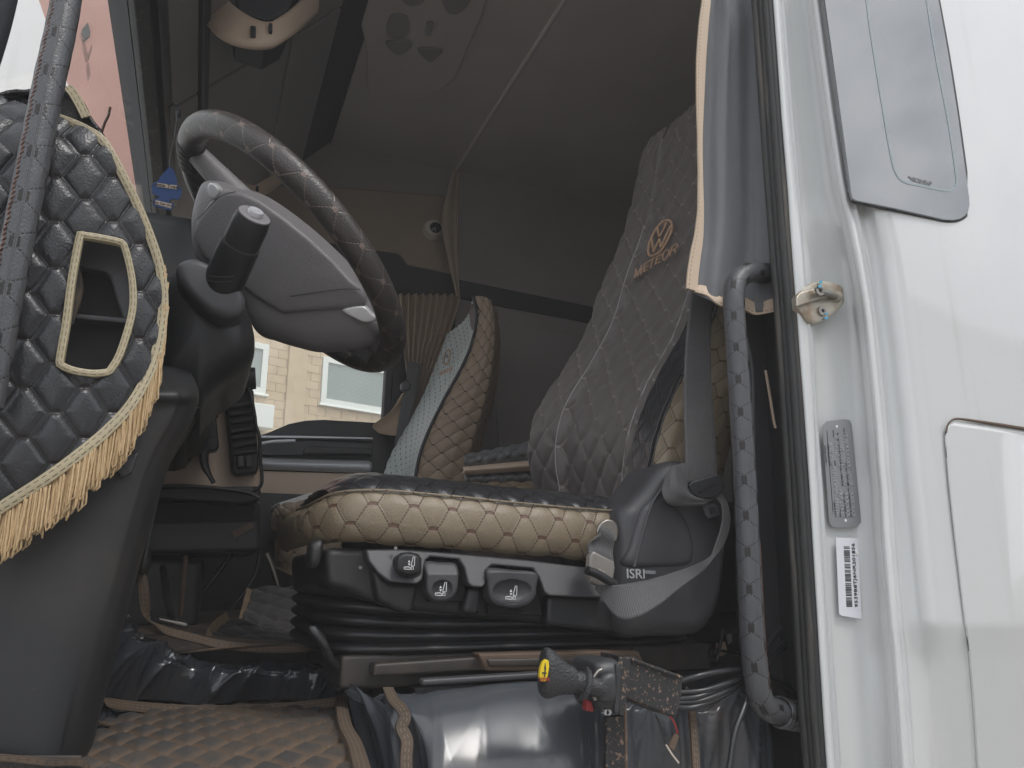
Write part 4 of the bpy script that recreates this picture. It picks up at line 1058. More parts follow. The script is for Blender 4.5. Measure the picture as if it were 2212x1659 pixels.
# ================================================================== passenger seat
ps = thing('passenger_seat', 'passenger seat with black quilted front coloured as lit by the windscreen and tan quilted side', 'seat', (.6, 2.7, 1.55))
Lc = PYs([(1000, 640), (985, 665), (972, 705), (955, 755), (938, 800), (920, 845), (898, 890), (872, 935), (845, 985), (826, 1040), (818, 1080)], 2.93)
Rc = PYs([(1022, 640), (1030, 668), (1029, 705), (1016, 755), (996, 800), (968, 850), (945, 895), (926, 935), (908, 985), (898, 1040), (896, 1080)], 2.47)
zz = np.linspace(max(Lc[-1][2], Rc[-1][2]), min(Lc[0][2], Rc[0][2]), 14)
def byz(c, z):
    c = even(np.array(c), 200); o = np.argsort(c[:, 2]); c = c[o]
    return np.stack([np.interp(z, c[:, 2], c[:, k]) for k in range(3)], 1)
Lz, Rz = byz(Lc, zz), byz(Rc, zz)
rows = []
for i in range(len(zz)):
    a, b = Lz[i], Rz[i]
    rows.append([a + np.array([.10, .03, 0]), a + np.array([.02, .01, 0]), a, a * .7 + b * .3 + np.array([.025, 0, 0]), (a + b) / 2 + np.array([.03, 0, 0]), a * .3 + b * .7 + np.array([.025, 0, 0]), b])
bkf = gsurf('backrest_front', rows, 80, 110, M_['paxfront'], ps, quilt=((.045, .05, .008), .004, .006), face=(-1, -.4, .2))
S2 = byz(PYs([(1060, 655), (1068, 715), (1062, 800), (1048, 870), (1022, 960), (1004, 1040), (1000, 1085)], 2.44), zz)
rows = [[Rz[i], Rz[i] * .8 + S2[i] * .2 + np.array([0, -.02, 0]), (Rz[i] + S2[i]) / 2 + np.array([0, -.03, 0]), Rz[i] * .15 + S2[i] * .85 + np.array([0, -.02, 0]), S2[i], S2[i] + np.array([.06, .1, 0])] for i in range(len(zz))]
gsurf('backrest_side', rows, 60, 110, M_['farTan'], ps, quilt=((.06, .058, .006), .006, .007), face=(0, -1, 0))
tube('piping', [Rz[i] + np.array([-.004, -.006, 0]) for i in range(len(zz))], .006, M_['navy'], ps, n=8)
pillow('headrest_side', [(1030, 648), (1048, 645), (1060, 660), (1062, 690), (1050, 700), (1034, 696)], 2.46, .08, M_['farTan'], ps, prof=bulge(.015), rnd=.02)
# faint emblem on its backrest
def onf(x, y):
    d = ray(x, y); best = None
    P0 = (Lz[:, None, :] * (1 - np.linspace(0, 1, 30))[None, :, None] + Rz[:, None, :] * np.linspace(0, 1, 30)[None, :, None]).reshape(-1, 3)
    v = P0 - CAM; t = v @ d / (d @ d); k = np.argmin(np.linalg.norm(v - t[:, None] * d, axis=1)); return CAM + d * (t[k] - .012)
tube('emblem_ring', [onf(966 + 6 * math.cos(a) + 3 * math.sin(a), 772 - 16 * math.sin(a)) for a in np.linspace(0, 6.28, 20)[:-1]], .003, M_['emb'], bkf, n=5, closed=True)
for k in range(6):
    x, y = 952 + 4.5 * k, 806 - 2 * k
    tube('emblem_letter', [onf(x, y + 4), onf(x + 2, y - 4)], .003, M_['emb'], bkf, n=5, res=4)
# cushion
cu = []
for (x, yt, ym, yb_, Y) in ((588, 1118, 1130, 1140, 2.75), (594, 1100, 1120, 1146, 2.6), (612, 1090, 1118, 1150, 2.5), (660, 1082, 1116, 1150, 2.45), (740, 1066, 1110, 1150, 2.44), (850, 1062, 1106, 1150, 2.44), (980, 1066, 1106, 1150, 2.45)):
    cu.append([PY(x, yt, Y + .02), PY(x, (yt + ym) / 2, Y - .01), PY(x, ym, Y - .015), PY(x, yb_, Y)])
gsurf('cushion_side', np.swapaxes(np.array(cu), 0, 1), 70, 30, M_['farTan'], ps, quilt=((.06, .058, .006), .006, .007), face=(-.2, -1, .1))
tp = []
for (x, yt, Y) in ((600, 1104, 2.58), (640, 1092, 2.5), (680, 1080, 2.46), (760, 1066, 2.45), (860, 1062, 2.45), (980, 1066, 2.46)):
    p = PY(x, yt, Y)
    tp.append([p, p + np.array([.01, .06, .028]), p + np.array([.01, .22, .042]), p + np.array([0, .42, .03])])
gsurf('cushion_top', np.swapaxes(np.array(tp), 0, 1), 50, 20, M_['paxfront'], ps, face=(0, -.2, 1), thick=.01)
plate('seat_frame', [(606, 1146), (720, 1146), (720, 1164), (600, 1160)], 2.5, .4, M_['plastic'], ps)
sk_ = []
for x, Y in ((598, 2.62), (606, 2.5), (640, 2.46), (690, 2.46), (740, 2.46)):
    d0 = (x - 598) / 140
    sk_.append([PY(x, 1154, Y), PY(x - 2, 1180, Y - .01), PY(x - 3, 1205, Y - .012), PY(x - 2 + 4 * d0, 1222 + 26 * math.sin(min(d0, 1) * 2.6), Y)])
gsurf('skirt', np.swapaxes(np.array(sk_), 0, 1), 40, 30, M_['farTan'], ps, quilt=((.06, .058, .006), .005, .007), face=(-.2, -1, .1), thick=.006)
strip('skirt_edge', [r[-1] + np.array([0, -.008, 0]) for r in sk_], .014, M_['matbind'], ps, n=24)
gsurf('pedestal', [[PY(x, 1215, 2.52) for x in (610, 660, 740)], [PY(x, 1290, 2.52) for x in (614, 660, 740)]], 20, 16, M_['matclean'], ps, quilt=((.07, .07, .006), .006, .008), face=(0, -1, 0))

# ---- far curtain, far belt
fc = thing('far_curtain', 'beige pleated curtain gathered at the far door pillar', 'curtain', PY(920, 930, 2.98))
rows = []
for y, xa, xb in ((636, 862, 992), (660, 864, 990), (720, 868, 972), (780, 874, 945), (830, 880, 925), (880, 876, 905), (930, 870, 890), (1000, 868, 884)):
    rows.append([PY(xa + (xb - xa) * t, y, 2.985) for t in np.linspace(0, 1, 12)])
gsurf('pleats', rows, 90, 60, M_['curtain_b'], fc, thick=.004, disp=lambda u, v, G_: .016 * np.sin(np.linspace(0, 1, u.shape[1])[None, :] * 52 + 2 * np.sin(v * 5)) * np.ones_like(u))
rows = [[PY(x, y, 2.94) for x, y in q] for q in ([(868, 850), (876, 848), (886, 846)], [(842, 890), (858, 888), (878, 884)], [(806, 918), (835, 925), (870, 920)], [(818, 934), (840, 940), (862, 942)])]
gsurf('loose_corner', rows, 24, 30, M_['curtain_b'], fc, thick=.004, disp=lambda u, v, G_: .008 * np.sin(u * 60 + v * 20))
# narrow strip of the same cloth with pale edge, hanging at the sleeper opening
gsurf('sleeper_edge', [[PY(x, y, 2.9) for x in xs_] for y, xs_ in ((366, (978, 985, 993)), (470, (955, 975, 988)), (560, (968, 980, 990)), (640, (986, 990, 994)))], 14, 40, M_['beige_dk'], fc, thick=.004, disp=lambda u, v, G_: .006 * np.sin(u * 120))
fb_ = thing('far_seat_belt', 'black seat belt hanging in front of the beige curtain', 'seat belt', PY(890, 930, 2.95))
ribbon('webbing', PYs([(880, 780), (876, 830), (862, 900), (845, 1000), (822, 1060)], 2.93), PYs([(908, 784), (904, 830), (886, 910), (862, 1000), (838, 1060)], 2.93), M_['webbing'], fb_, nu=30)
pillow('anchor', [(868, 828), (880, 820), (888, 830), (884, 842), (870, 842)], 2.91, .03, M_['plastic2'], fb_, rnd=.008)

# ---- bunk behind the seats
bk = thing('bunk', 'bunk with black and beige quilted layers behind the seats', 'bunk', (1.4, 2.2, 1.55))
def layer(px, m, Y, q=None, nm='layer'):
    (a, b, c, d) = px
    rows = [[PY(a[0] + (b[0] - a[0]) * t, a[1] + (b[1] - a[1]) * t, Y) for t in np.linspace(0, 1, 5)], [PY(d[0] + (c[0] - d[0]) * t, d[1] + (c[1] - d[1]) * t, Y - .015) for t in np.linspace(0, 1, 5)],]
    rows = [rows[0], (np.array(rows[0]) + np.array(rows[1])) / 2 + np.array([0, -.02, 0]), rows[1]]
    return gsurf(nm, rows, 60, 20, m, bk, quilt=q, face=(0, -1, 0), thick=.01)
layer([(1000, 985), (1240, 935), (1240, 985), (1000, 1012)], M_['seatcloth_far'], 2.05, ((.045, .05, .008), .006, .006), 'top_pad')
layer([(1000, 1008), (1240, 985), (1240, 1012), (1000, 1026)], M_['beige'], 2.03, None, 'beige_band')
layer([(1000, 1026), (1240, 1012), (1240, 1042), (1000, 1046)], M_['seatcloth_far'], 2.05, ((.045, .05, .008), .006, .006), 'lower_pad')
layer([(1000, 1044), (1240, 1040), (1240, 1078), (1000, 1070)], M_['farTan'], 2.03, ((.06, .058, .006), .006, .007), 'tan_band')
box('bunk_base', (.98, 2.08, 1.53), (1.9, 3.0, 1.90), M_['plastic'], bk, .02)

# ================================================================== driver seat
ds = thing('driver_seat', 'driver seat with grey quilted backrest, tan quilted cushion side and black base', 'seat', (.42, 1.36, 1.5))
Li = PYs([(1440, 286, 1.50), (1408, 300, 1.54), (1388, 345, 1.58), (1372, 420, 1.6), (1345, 520, 1.6), (1300, 625, 1.6), (1268, 720, 1.6), (1220, 800, 1.6), (1168, 880, 1.6), (1147, 950, 1.6), (1150, 1020, 1.6), (1168, 1085, 1.6)], 1.6)
Ro = PYs([(1590, 250, 1.18), (1600, 330, 1.15), (1596, 420, 1.13), (1580, 520, 1.12), (1556, 620, 1.12), (1532, 700, 1.12), (1490, 775, 1.12), (1452, 850, 1.12), (1424, 920, 1.12), (1406, 990, 1.12), (1398, 1045, 1.12), (1400, 1110, 1.12)], 1.12)
z0, z1 = max(Li[-1][2], Ro[-1][2]), Li[0][2] - .005
zz = np.linspace(z0 - .02, z1, 26)
def byz2(c, z):
    c = even(np.array(c), 300); o = np.argsort(c[:, 2]); c = c[o]
    r = np.stack([np.interp(z, c[:, 2], c[:, k]) for k in range(3)], 1)
    sl0 = (c[40] - c[0]) / (c[40][2] - c[0][2]); sl1 = (c[-1] - c[-41]) / (c[-1][2] - c[-41][2])
    for i, q in enumerate(z):
        if q > c[-1][2]: r[i] = c[-1] + sl1 * (q - c[-1][2])
    r[:, 2] = z
    return r
Lz, Rz = byz2(Li, zz), byz2(Ro, zz)
def srow(i):
    a, b = Lz[i], Rz[i]
    lo = np.clip((zz[i] - z0) / (z1 - z0), 0, 1)
    dp_ = .030 * (1 - lo * .7)
    out = [a + np.array([.14, .04, 0]), a + np.array([.03, .018, 0])]
    for t in (0, .1, .2, .24, .35, .5, .65, .76, .8, .9, 1):
        k = dp_ * (1 if .22 < t < .78 else (0.25 if .15 < t < .85 else 0))
        out.append(a + (b - a) * t + np.array([k, 0, 0]))
    return out
rows = [srow(i) for i in range(len(zz))]
bf = gsurf('backrest_front', rows, 190, 260, M_['seatcloth'], ds, quilt=(Q_SEAT, .0068, .006), face=(-1, -.5, .1), uv0=(.01, .0))
for t, st_ in ((.215, .93), (.785, .93)):
    P = [Lz[i] + (Rz[i] - Lz[i]) * t + np.array([-.002 + .02 * (1 - (zz[i] - z0) / (z1 - z0)) * .35, -.002, 0]) for i in range(len(zz) - 7)]
    tube('seam_thread', P, .0011, M_['thread'], bf, n=5, res=120)
# tan side of the backrest with a black leather edge
back = [Rz[i] + np.array([.17 + .02 * math.sin(i * .2), .03, 0]) for i in range(len(zz))]
def side(t0, t1, nm, m, q):
    r = []
    for i in range(len(zz)):
        r.append([Rz[i] + (back[i] - Rz[i]) * t + np.array([0, -.030 * math.sin(math.pi * min(max(t, 0), 1)) - .004, 0]) for t in np.linspace(t0, t1, 6)])
    return gsurf(nm, r, 50, 220, m, ds, quilt=q, face=(0, -1, 0), uv0=(.0, .01))
side(.0, 1.0, 'backrest_side', M_['tanleather'], (Q_BIG, .0035, .010))
r_ = [[Lz[i] + (Rz[i] - Lz[i]) * t + np.array([-.008, -.006, 0]) for t in (.87, .92, .97, 1.005)] for i in range(len(zz))]
gsurf('side_edge', r_, 24, 160, M_['leather'], ds, quilt=(Q_BIG, .002, .006), face=(-1, -1, 0), thick=.003)
tube('edge_piping', [Rz[i] + np.array([0, -.006, 0]) for i in range(len(zz))], .0022, M_['leather'], ds, n=6, res=80)

# cushion side: runs along the near side and wraps round the front
plan = [(1.36, 690, 1092, 1150, 1.34), ]
def cz(x, y): return PY(x, y, 1.10)
cols = []
def zat(px, ytop, ybot, Y): return PY(px, ytop, Y)[2], PY(px, ybot, Y)[2]
ctrl = [(.64, 1.105, 1108, 1222, 1335), (.60, 1.10, 1106, 1214, 1290), (.52, 1.095, 1099, 1203, 1200), (.44, 1.09, 1090, 1194, 1100), (.37, 1.09, 1080, 1186, 1000), (.30, 1.09, 1071, 1180, 900), (.245, 1.095, 1064, 1174, 820), (.205, 1.105, 1064, 1168, 760)]
for X, Y, yt, yb_, px in ctrl:
    zt_, zb_ = zat(px, yt, yb_, Y); cols.append((X, Y, zt_, zb_))
zt_, zb_ = cols[-1][2:]
for X, Y, k in ((.178, 1.125, -.004), (.160, 1.16, -.012), (.152, 1.21, -.016), (.148, 1.30, -.014), (.15, 1.45, -.012), (.16, 1.58, -.014)):
    cols.append((X, Y, zt_ + k, zb_ - .002))
G = []
for t, o_ in ((0, .002), (.08, .007), (.22, .012), (.45, .015), (.7, .013), (.9, .006), (1.0, -.006)):
    r = []
    for i, (X, Y, zt_, zb_) in enumerate(cols):
        nx, ny = (0, -1) if i < 7 else ((-.5, -.87) if i < 9 else (-1, -.15))
        r.append((X + nx * o_, Y + ny * o_, zt_ + (zb_ - zt_) * t))
    G.append(r)
wb2 = wob(11, 8, (20, 70))
cs = gsurf('cushion_side', G, 230, 60, M_['tanleather'], ds, quilt=(Q_BIG, .0026, .010), face=(-.3, -1, .1), uv0=(.02, .008),
           disp=lambda u, v, G_: .006 * wb2(u, v) * np.clip(1.1 - u / .3, .3, 1))
# cushion top
tops = [(.66, 1.115, -.004), (.60, 1.115, 0), (.52, 1.11, 0), (.44, 1.105, 0), (.37, 1.105, 0), (.30, 1.105, 0), (.245, 1.11, 0), (.205, 1.12, 0), (.175, 1.14, -.004)]
G = []
for k, dz in ((0, -.004), (.02, .018), (.06, .034), (.14, .046), (.25, .048), (.36, .036), (.46, .004)):
    r = []
    for i, (X, Y, d) in enumerate(tops):
        zt_ = cols[min(i, 8)][2] + d
        bulge_ = math.sin(min(1, (X - .13) / .12) * math.pi / 2)
        r.append((X, Y + k, zt_ + dz * (bulge_ if k else 1)))
    G.append(r)
gsurf('cushion_top', G, 130, 60, M_['leather'], ds, quilt=(Q_BIG, .003, .006), face=(0, -.3, 1), uv0=(.0, .02))
tube('cushion_piping', [(X + (0 if i < 8 else -.004), Y - .006, zt_ + .003) for i, (X, Y, zt_, zb_) in enumerate(cols[:12])], .0018, M_['tanleather'], ds, n=6, res=90)

# base housing
def SP(px, Y, th, nm, m=None, bevel=.005, sm=0, parent=ds): return plate(nm, px, Y, th, m or M_['plastic'], parent, bevel, sm)
hz = SP([(702, 1182), (780, 1184), (960, 1192), (1290, 1228), (1360, 1236), (1350, 1372), (1250, 1362), (1000, 1332), (862, 1318), (800, 1300), (745, 1278), (705, 1268)], 1.112, .42, 'base_housing', bevel=.012)
fsc = SP([(x, y, 1.088 - .00030 * (y - 1187 - (x - 790) * .083)) for x, y in [(790, 1187), (870, 1186), (960, 1192), (1120, 1207), (1292, 1229), (1312, 1292), (1188, 1288), (1177, 1280), (1164, 1246), (1152, 1229), (1064, 1221), (1054, 1229), (1050, 1262), (1043, 1270), (1020, 1268), (1011, 1260), (1003, 1226), (992, 1209),
          (930, 1203), (920, 1211), (914, 1252), (902, 1262), (842, 1257), (818, 1240), (796, 1212)]], 1.073, .05, 'fascia', M_['plastic2'], .006)
SP([(803, 1226), (845, 1258), (906, 1262), (892, 1326), (862, 1322), (815, 1300)], 1.088, .04, 'housing_rib', bevel=.008)
SP([(1012, 1266), (1046, 1270), (1036, 1330), (998, 1326)], 1.088, .04, 'housing_rib', bevel=.008)
SP([(1182, 1284), (1320, 1290), (1350, 1300), (1350, 1372), (1182, 1352)], 1.088, .04, 'housing_rib', bevel=.008)
SP([(925, 1206), (1000, 1212), (1008, 1300), (925, 1300)], 1.100, .02, 'lever_recess', M_['void'], .002)
SP([(1054, 1226), (1160, 1236), (1172, 1330), (1054, 1326)], 1.100, .02, 'lever_recess', M_['void'], .002)
def dish(cx, cy, rx, ry, Y, dep):
    c = PY(cx, cy, Y); ex_ = np.linalg.norm(PY(cx + rx, cy, Y) - c); ez_ = np.linalg.norm(PY(cx, cy + ry, Y) - c)
    def f(r, p):
        q = ((p[0] - c[0]) / ex_) ** 2 + ((p[2] - c[2]) / ez_) ** 2
        top_ = -max(0, (p[2] - PY(cx, cy - ry * 1.55, Y)[2])) * .8
        return (-dep * (1 - q) ** .6 if q < 1 else 0) + top_
    return f
l1 = pillow('adjuster_lever', [(924, 1214), (958, 1214), (991, 1218), (992, 1250), (989, 1275), (980, 1290), (965, 1299), (948, 1300), (934, 1294), (924, 1280), (922, 1250)], 1.066, .03, M_['plastic2'], ds, prof=dish(956, 1272, 22, 20, 1.066, .010), rnd=.005, n=90, rings=26)
l2 = pillow('adjuster_lever', [(1057, 1228), (1110, 1231), (1161, 1238), (1161, 1270), (1157, 1292), (1140, 1308), (1108, 1314), (1076, 1307), (1060, 1292), (1056, 1260)], 1.066, .03, M_['plastic2'], ds, prof=dish(1107, 1278, 42, 27, 1.066, .012), rnd=.005, n=110, rings=26)
bt = pillow('round_button', [(858, 1207), (870, 1196), (885, 1195), (902, 1199), (908, 1208), (908, 1232), (898, 1240), (880, 1243), (864, 1236), (858, 1228)], 1.058, .025, M_['plastic'], ds, rnd=.004, prof=bulge(.002), n=60)
SP([(855, 1206), (868, 1194), (886, 1192), (904, 1197), (911, 1206), (911, 1238), (900, 1247), (880, 1250), (862, 1243), (855, 1234)], 1.0715, .01, 'button_well', M_['void'], .001)
def icon(par, x, y, Y, s, arrow):
    def tb(pts): tube('symbol', PYs([(x + a * s, y + b * s) for a, b in pts], Y), .00055, M_['white'], par, n=5, raw=True)
    tb([(5, 0), (11, -24), (15, -24), (14, 0), (5, 0)]); tb([(-14, 4), (-2, 3), (3, 6), (3, 10), (-14, 9), (-14, 4)]); tb([(5, 3), (11, 3), (11, 10), (5, 10), (5, 3)])
    if arrow:
        for q in ([(-3, -9), (0, -15), (3, -9)], [(-3, -6), (0, 0), (3, -6)]):
            plate('symbol', [(x + a * s, y + b * s) for a, b in q], Y, .001, M_['white'], par, 0)
icon(bt, 884, 1222, 1.0545, .8, True); icon(l1, 952, 1278, 1.0655, .85, True); icon(l2, 1104, 1286, 1.0655, .85, True)
for x, y in ((855, 1184), (779, 1226)):
    c = PY(x, y, 1.075 if y < 1200 else 1.108)
    tube('screw', [c, c + np.array([0, .004, 0])], .0024, M_['steel'], ds, n=10, res=3)
# belt side shield
sh = pillow('side_shield', [(1338, 1110), (1362, 1082), (1390, 1052), (1416, 1018), (1436, 1000), (1470, 992), (1520, 1010), (1552, 1040), (1568, 1090), (1572, 1160), (1568, 1240), (1556, 1310), (1530, 1358), (1500, 1374), (1420, 1376), (1350, 1374), (1336, 1300), (1332, 1200)],
            1.062, .10, M_['plastic2'], ds, rnd=.02, prof=bulge(.010), n=110, rings=18)
pillow('shield_panel', [(1352, 1222), (1362, 1180), (1376, 1130), (1388, 1098), (1404, 1082), (1432, 1066), (1456, 1082), (1484, 1120), (1500, 1160), (1502, 1195), (1490, 1222), (1420, 1228)], 1.050, .02, M_['plastic2'], sh, rnd=.010, prof=bulge(.004), n=90, rings=14)
tube('shield_crease', PYs([(1370, 1225), (1384, 1170), (1398, 1120), (1412, 1082), (1428, 1058), (1446, 1028)], 1.048), .0028, M_['plastic2'], sh, n=8)
text('maker_lettering', 'ISRI', .020, M_['emboss'], sh, PY(1352, 1240, 1.044), PY(1400, 1241, 1.044) - PY(1352, 1240, 1.044), (0, 0, 1), .0005, sx=1.1, bold=.0002)
plate('maker_bar', [(1394, 1232), (1416, 1233), (1416, 1240), (1394, 1239)], 1.046, .002, M_['plate'], sh, 0)
# bellows under the housing
n_ = 96
def rrect(x0, x1, y0, y1, r):
    P = []
    for k in range(n_):
        a = 2 * math.pi * k / n_; ca, sa = math.cos(a), math.sin(a)
        P.append(((x0 + x1) / 2 + (x1 - x0) / 2 * math.copysign(abs(ca) ** .32, ca), (y0 + y1) / 2 + (y1 - y0) / 2 * math.copysign(abs(sa) ** .32, sa)))
    return P
rings = []
zt_, zb_ = 1.655, 1.542
M_n = 46
for i in range(M_n):
    t = i / (M_n - 1)
    o_ = .016 * abs(math.sin(t * math.pi * 7)) ** .6
    P = rrect(.185 - o_, .80 + o_, 1.135 - o_, 1.60 + o_, .05)
    rings.append([(x, y, zt_ + (zb_ - zt_) * t + .032 * (1 - t) * np.clip((.42 - x) / .25, 0, 1) ** 1.5) for x, y in P])
loft('bellows', rings, M_['plastic'], ds, sharp=80)
# levers at the front edge
lv = pillow('front_lever', [(672, 1172), (690, 1164), (700, 1170), (698, 1196), (688, 1224), (674, 1229), (667, 1218), (668, 1190)], 1.12, .03, M_['plastic'], ds, rnd=.008, prof=bulge(.004))
tube('slide_lever', PYs([(676, 1358, 1.13), (694, 1382, 1.12), (706, 1408, 1.12), (718, 1430, 1.13), (740, 1444, 1.15), (800, 1448, 1.2)], 1.12), [.006, .006, .006, .006, .006, .006], M_['plastic'], ds, n=12)
pillow('lever_grip', [(668, 1358), (682, 1354), (700, 1376), (712, 1398), (706, 1408), (692, 1396), (676, 1376)], 1.10, .03, M_['plastic'], ds, rnd=.006)
# rails below
SP([(808, 1434), (1040, 1418), (1048, 1448), (806, 1462)], 1.10, .4, 'seat_rail', M_['railblk'], .004)
fbx = SP([(1032, 1412), (1380, 1404), (1400, 1446), (1050, 1450)], 1.085, .03, 'rail_bracket', M_['brownbox'], .004)
SP([(1052, 1424), (1378, 1416), (1388, 1436), (1058, 1440)], 1.080, .008, 'bracket_opening', M_['railblk'], .003, parent=fbx)
SP([(912, 1468), (1170, 1452), (1400, 1446), (1400, 1456), (1170, 1466), (912, 1482)], 1.02, .02, 'slide_bar', M_['plastic2'], .003)
box('base_frame', (.20, 1.13, 1.50), (.82, 1.58, 1.545), M_['railblk'], ds, .006)

# ---- embroidered emblem and lettering on the backrest
def onback(x, y, lift=.010):
    d = ray(x, y)
    P0 = (Lz[:, None, :] * (1 - np.linspace(0, 1, 60))[None, :, None] + Rz[:, None, :] * np.linspace(0, 1, 60)[None, :, None])
    P0 = np.concatenate([P0[:-1] * (1 - f) + P0[1:] * f for f in (0, .25, .5, .75)]).reshape(-1, 3) + np.array([.004, 0, 0])
    v = P0 - CAM; t = v @ d / (d @ d); k = np.argmin(np.linalg.norm(v - t[:, None] * d, axis=1))
    return CAM + d * (t[k] - lift)
emP = np.array([onback(x, y, 0) for x in range(1375, 1470, 12) for y in range(485, 610, 12)])
emc = emP.mean(0); emn = np.linalg.svd(emP - emc)[2][2]
if np.dot(emn, CAM - emc) < 0: emn = -emn
def onem(x, y, lift=.0075):
    d = ray(x, y); return CAM + d * (np.dot(emc + emn * lift - CAM, emn) / np.dot(d, emn))
def crop4(x, y): return ((2350 + x / 4.74) * .553, (800 + y / 4.74) * .553)
ell = [(1225, 285), (1285, 320), (1308, 400), (1290, 500), (1240, 620), (1170, 750), (1090, 860), (1000, 925), (920, 950), (872, 915), (865, 830), (880, 720), (930, 600), (990, 490), (1060, 390), (1140, 315)]
def emb(pts, r, closed=False, nm='stitched_stroke'): tube(nm, [onem(*crop4(x, y)) for x, y in pts], r, M_['emb'], bf, n=8, closed=closed, res=60 if closed else 14)
emb(ell, .0032, True, 'stitched_ring')
for q in ([(1035, 440), (1060, 590)], [(1195, 330), (1150, 450), (1065, 600)], [(925, 620), (965, 870)], [(960, 870), (1070, 640)], [(1075, 640), (1095, 790)], [(1092, 790), (1280, 390)]):
    emb([q[0], tuple((np.array(q[0]) + np.array(q[-1])) / 2), q[-1]] if len(q) == 2 else q, .0028)
lt = {'M': [[(605, 1370), (640, 1190)], [(640, 1190), (660, 1330)], [(660, 1330), (745, 1125)], [(745, 1125), (725, 1300)]],
      'E': [[(800, 1105), (775, 1250)], [(800, 1105), (900, 1035)], [(790, 1180), (860, 1130)], [(775, 1250), (850, 1200)]],
      'T': [[(900, 1035), (1000, 975)], [(950, 1010), (905, 1170)]],
      'E2': [[(1030, 960), (1000, 1100)], [(1030, 960), (1110, 900)], [(1015, 1035), (1085, 985)], [(1000, 1100), (1085, 1050)]],
      'O': [[(1160, 870), (1130, 960), (1140, 1020), (1180, 1010), (1230, 930), (1245, 850), (1220, 830), (1160, 870)]],
      'R': [[(1300, 790), (1260, 950)], [(1300, 790), (1380, 730), (1405, 750), (1390, 800), (1290, 860)], [(1345, 830), (1370, 890)]]}
for k, ss in lt.items():
    for q in ss:
        emb([q[0], tuple((np.array(q[0]) + np.array(q[1])) / 2), q[1]] if len(q) == 2 else q, .0019, False, 'stitched_letter')

# ================================================================== seat belt
sb = thing('seat_belt', 'grey webbing seat belt hanging over the driver seat side with loose loop', 'seat belt', PY(1500, 1340, 1.04))
ribbon('shoulder_webbing', PYs([(1500, 560, 1.075), (1494, 640, 1.07), (1484, 720, 1.06), (1479, 800, 1.05), (1478, 880, 1.045), (1480, 960, 1.042), (1482, 1044, 1.04)], 1.05),
       PYs([(1545, 560, 1.08), (1540, 650, 1.075), (1536, 720, 1.062), (1536, 800, 1.052), (1541, 880, 1.047), (1546, 960, 1.044), (1550, 1040, 1.042)], 1.05), M_['webbing'], sb, nu=90, nv=10, thick=.0022)
rows = [PYs(q, 1.0) for q in ([(1482, 1000, 1.035), (1470, 1000, 1.03), (1452, 1008, 1.03), (1434, 1032, 1.035)], [(1482, 1030, 1.03), (1468, 1036, 1.018), (1448, 1044, 1.016), (1430, 1060, 1.025)],
                              [(1490, 1056, 1.03), (1478, 1064, 1.014), (1460, 1072, 1.012), (1438, 1082, 1.022)], [(1516, 1072, 1.034), (1502, 1080, 1.02), (1482, 1088, 1.018), (1456, 1092, 1.026)], [(1545, 1074, 1.036), (1535, 1084, 1.03), (1516, 1090, 1.03), (1490, 1094, 1.034)])]
gsurf('folded_webbing', rows, 40, 50, M_['webbing'], sb, thick=.003, disp=lambda u, v, G_: .0016 * np.sin(u * 170 + v * 60))
plate('guide_plate', [(1488, 1048), (1496, 1040), (1548, 1024), (1558, 1028), (1566, 1050), (1562, 1062), (1548, 1074), (1514, 1078), (1496, 1066)], 1.024, .006, M_['plastic'], sb, bevel=.0025)
plate('guide_slot', [(1508, 1062), (1544, 1044), (1548, 1048), (1514, 1066)], 1.0225, .003, M_['void'], sb, bevel=0)
tg = plate('latch_tongue', [(1518, 1092), (1544, 1086), (1552, 1096), (1556, 1112), (1530, 1120), (1524, 1112)], 1.034, .003, M_['plastic2'], sb, bevel=.001)
plate('tongue_slot', [(1532, 1096), (1544, 1094), (1548, 1108), (1536, 1111)], 1.0325, .004, M_['void'], tg, bevel=0)
ribbon('loop_webbing', PYs([(1546, 1072, 1.032), (1560, 1090, 1.025), (1562, 1118, 1.02), (1556, 1150, 1.015), (1545, 1180, 1.01), (1535, 1200, 1.005), (1505, 1218, 1.0), (1450, 1238, .995), (1400, 1252, .992), (1345, 1262, 1.0), (1312, 1264, 1.02), (1290, 1262, 1.04)], 1.0),
       PYs([(1558, 1062, 1.036), (1572, 1088, 1.035), (1578, 1120, 1.032), (1574, 1150, 1.026), (1562, 1180, 1.016), (1545, 1202, 1.006), (1520, 1230, .985), (1470, 1268, .972), (1420, 1308, .966), (1372, 1334, .97), (1330, 1332, .99), (1285, 1272, 1.04)], 1.0), M_['webbing'], sb, nu=140, nv=12, thick=.0022)
bk_ = pillow('anchor_bracket', [(1290, 1150), (1296, 1132), (1312, 1122), (1328, 1126), (1336, 1142), (1334, 1165), (1322, 1172), (1300, 1166)], 1.055, .004, M_['steel'], sb, rnd=.002)
rows = [PYs(q, 1.04) for q in ([(1292, 1160), (1302, 1140), (1316, 1144), (1326, 1152)], [(1276, 1172), (1292, 1168), (1310, 1172), (1326, 1180)], [(1272, 1196), (1290, 1192), (1308, 1198), (1324, 1206)], [(1272, 1216), (1288, 1212), (1306, 1216), (1326, 1224)])]
gsurf('anchor_webbing', rows, 26, 30, M_['webbing'], sb, thick=.006, disp=lambda u, v, G_: .002 * np.sin(v * 190))
pillow('worn_sleeve', [(1275, 1200), (1282, 1190), (1328, 1212), (1330, 1226), (1324, 1268), (1306, 1270), (1282, 1260), (1271, 1244)], 1.032, .012, M_['clearbag'], sb, rnd=.004, sm=False)
tube('slider_bar', PYs([(1268, 1232), (1290, 1240), (1310, 1252), (1328, 1262)], 1.018), .0085, M_['plastic'], sb, n=12, flat=.75)

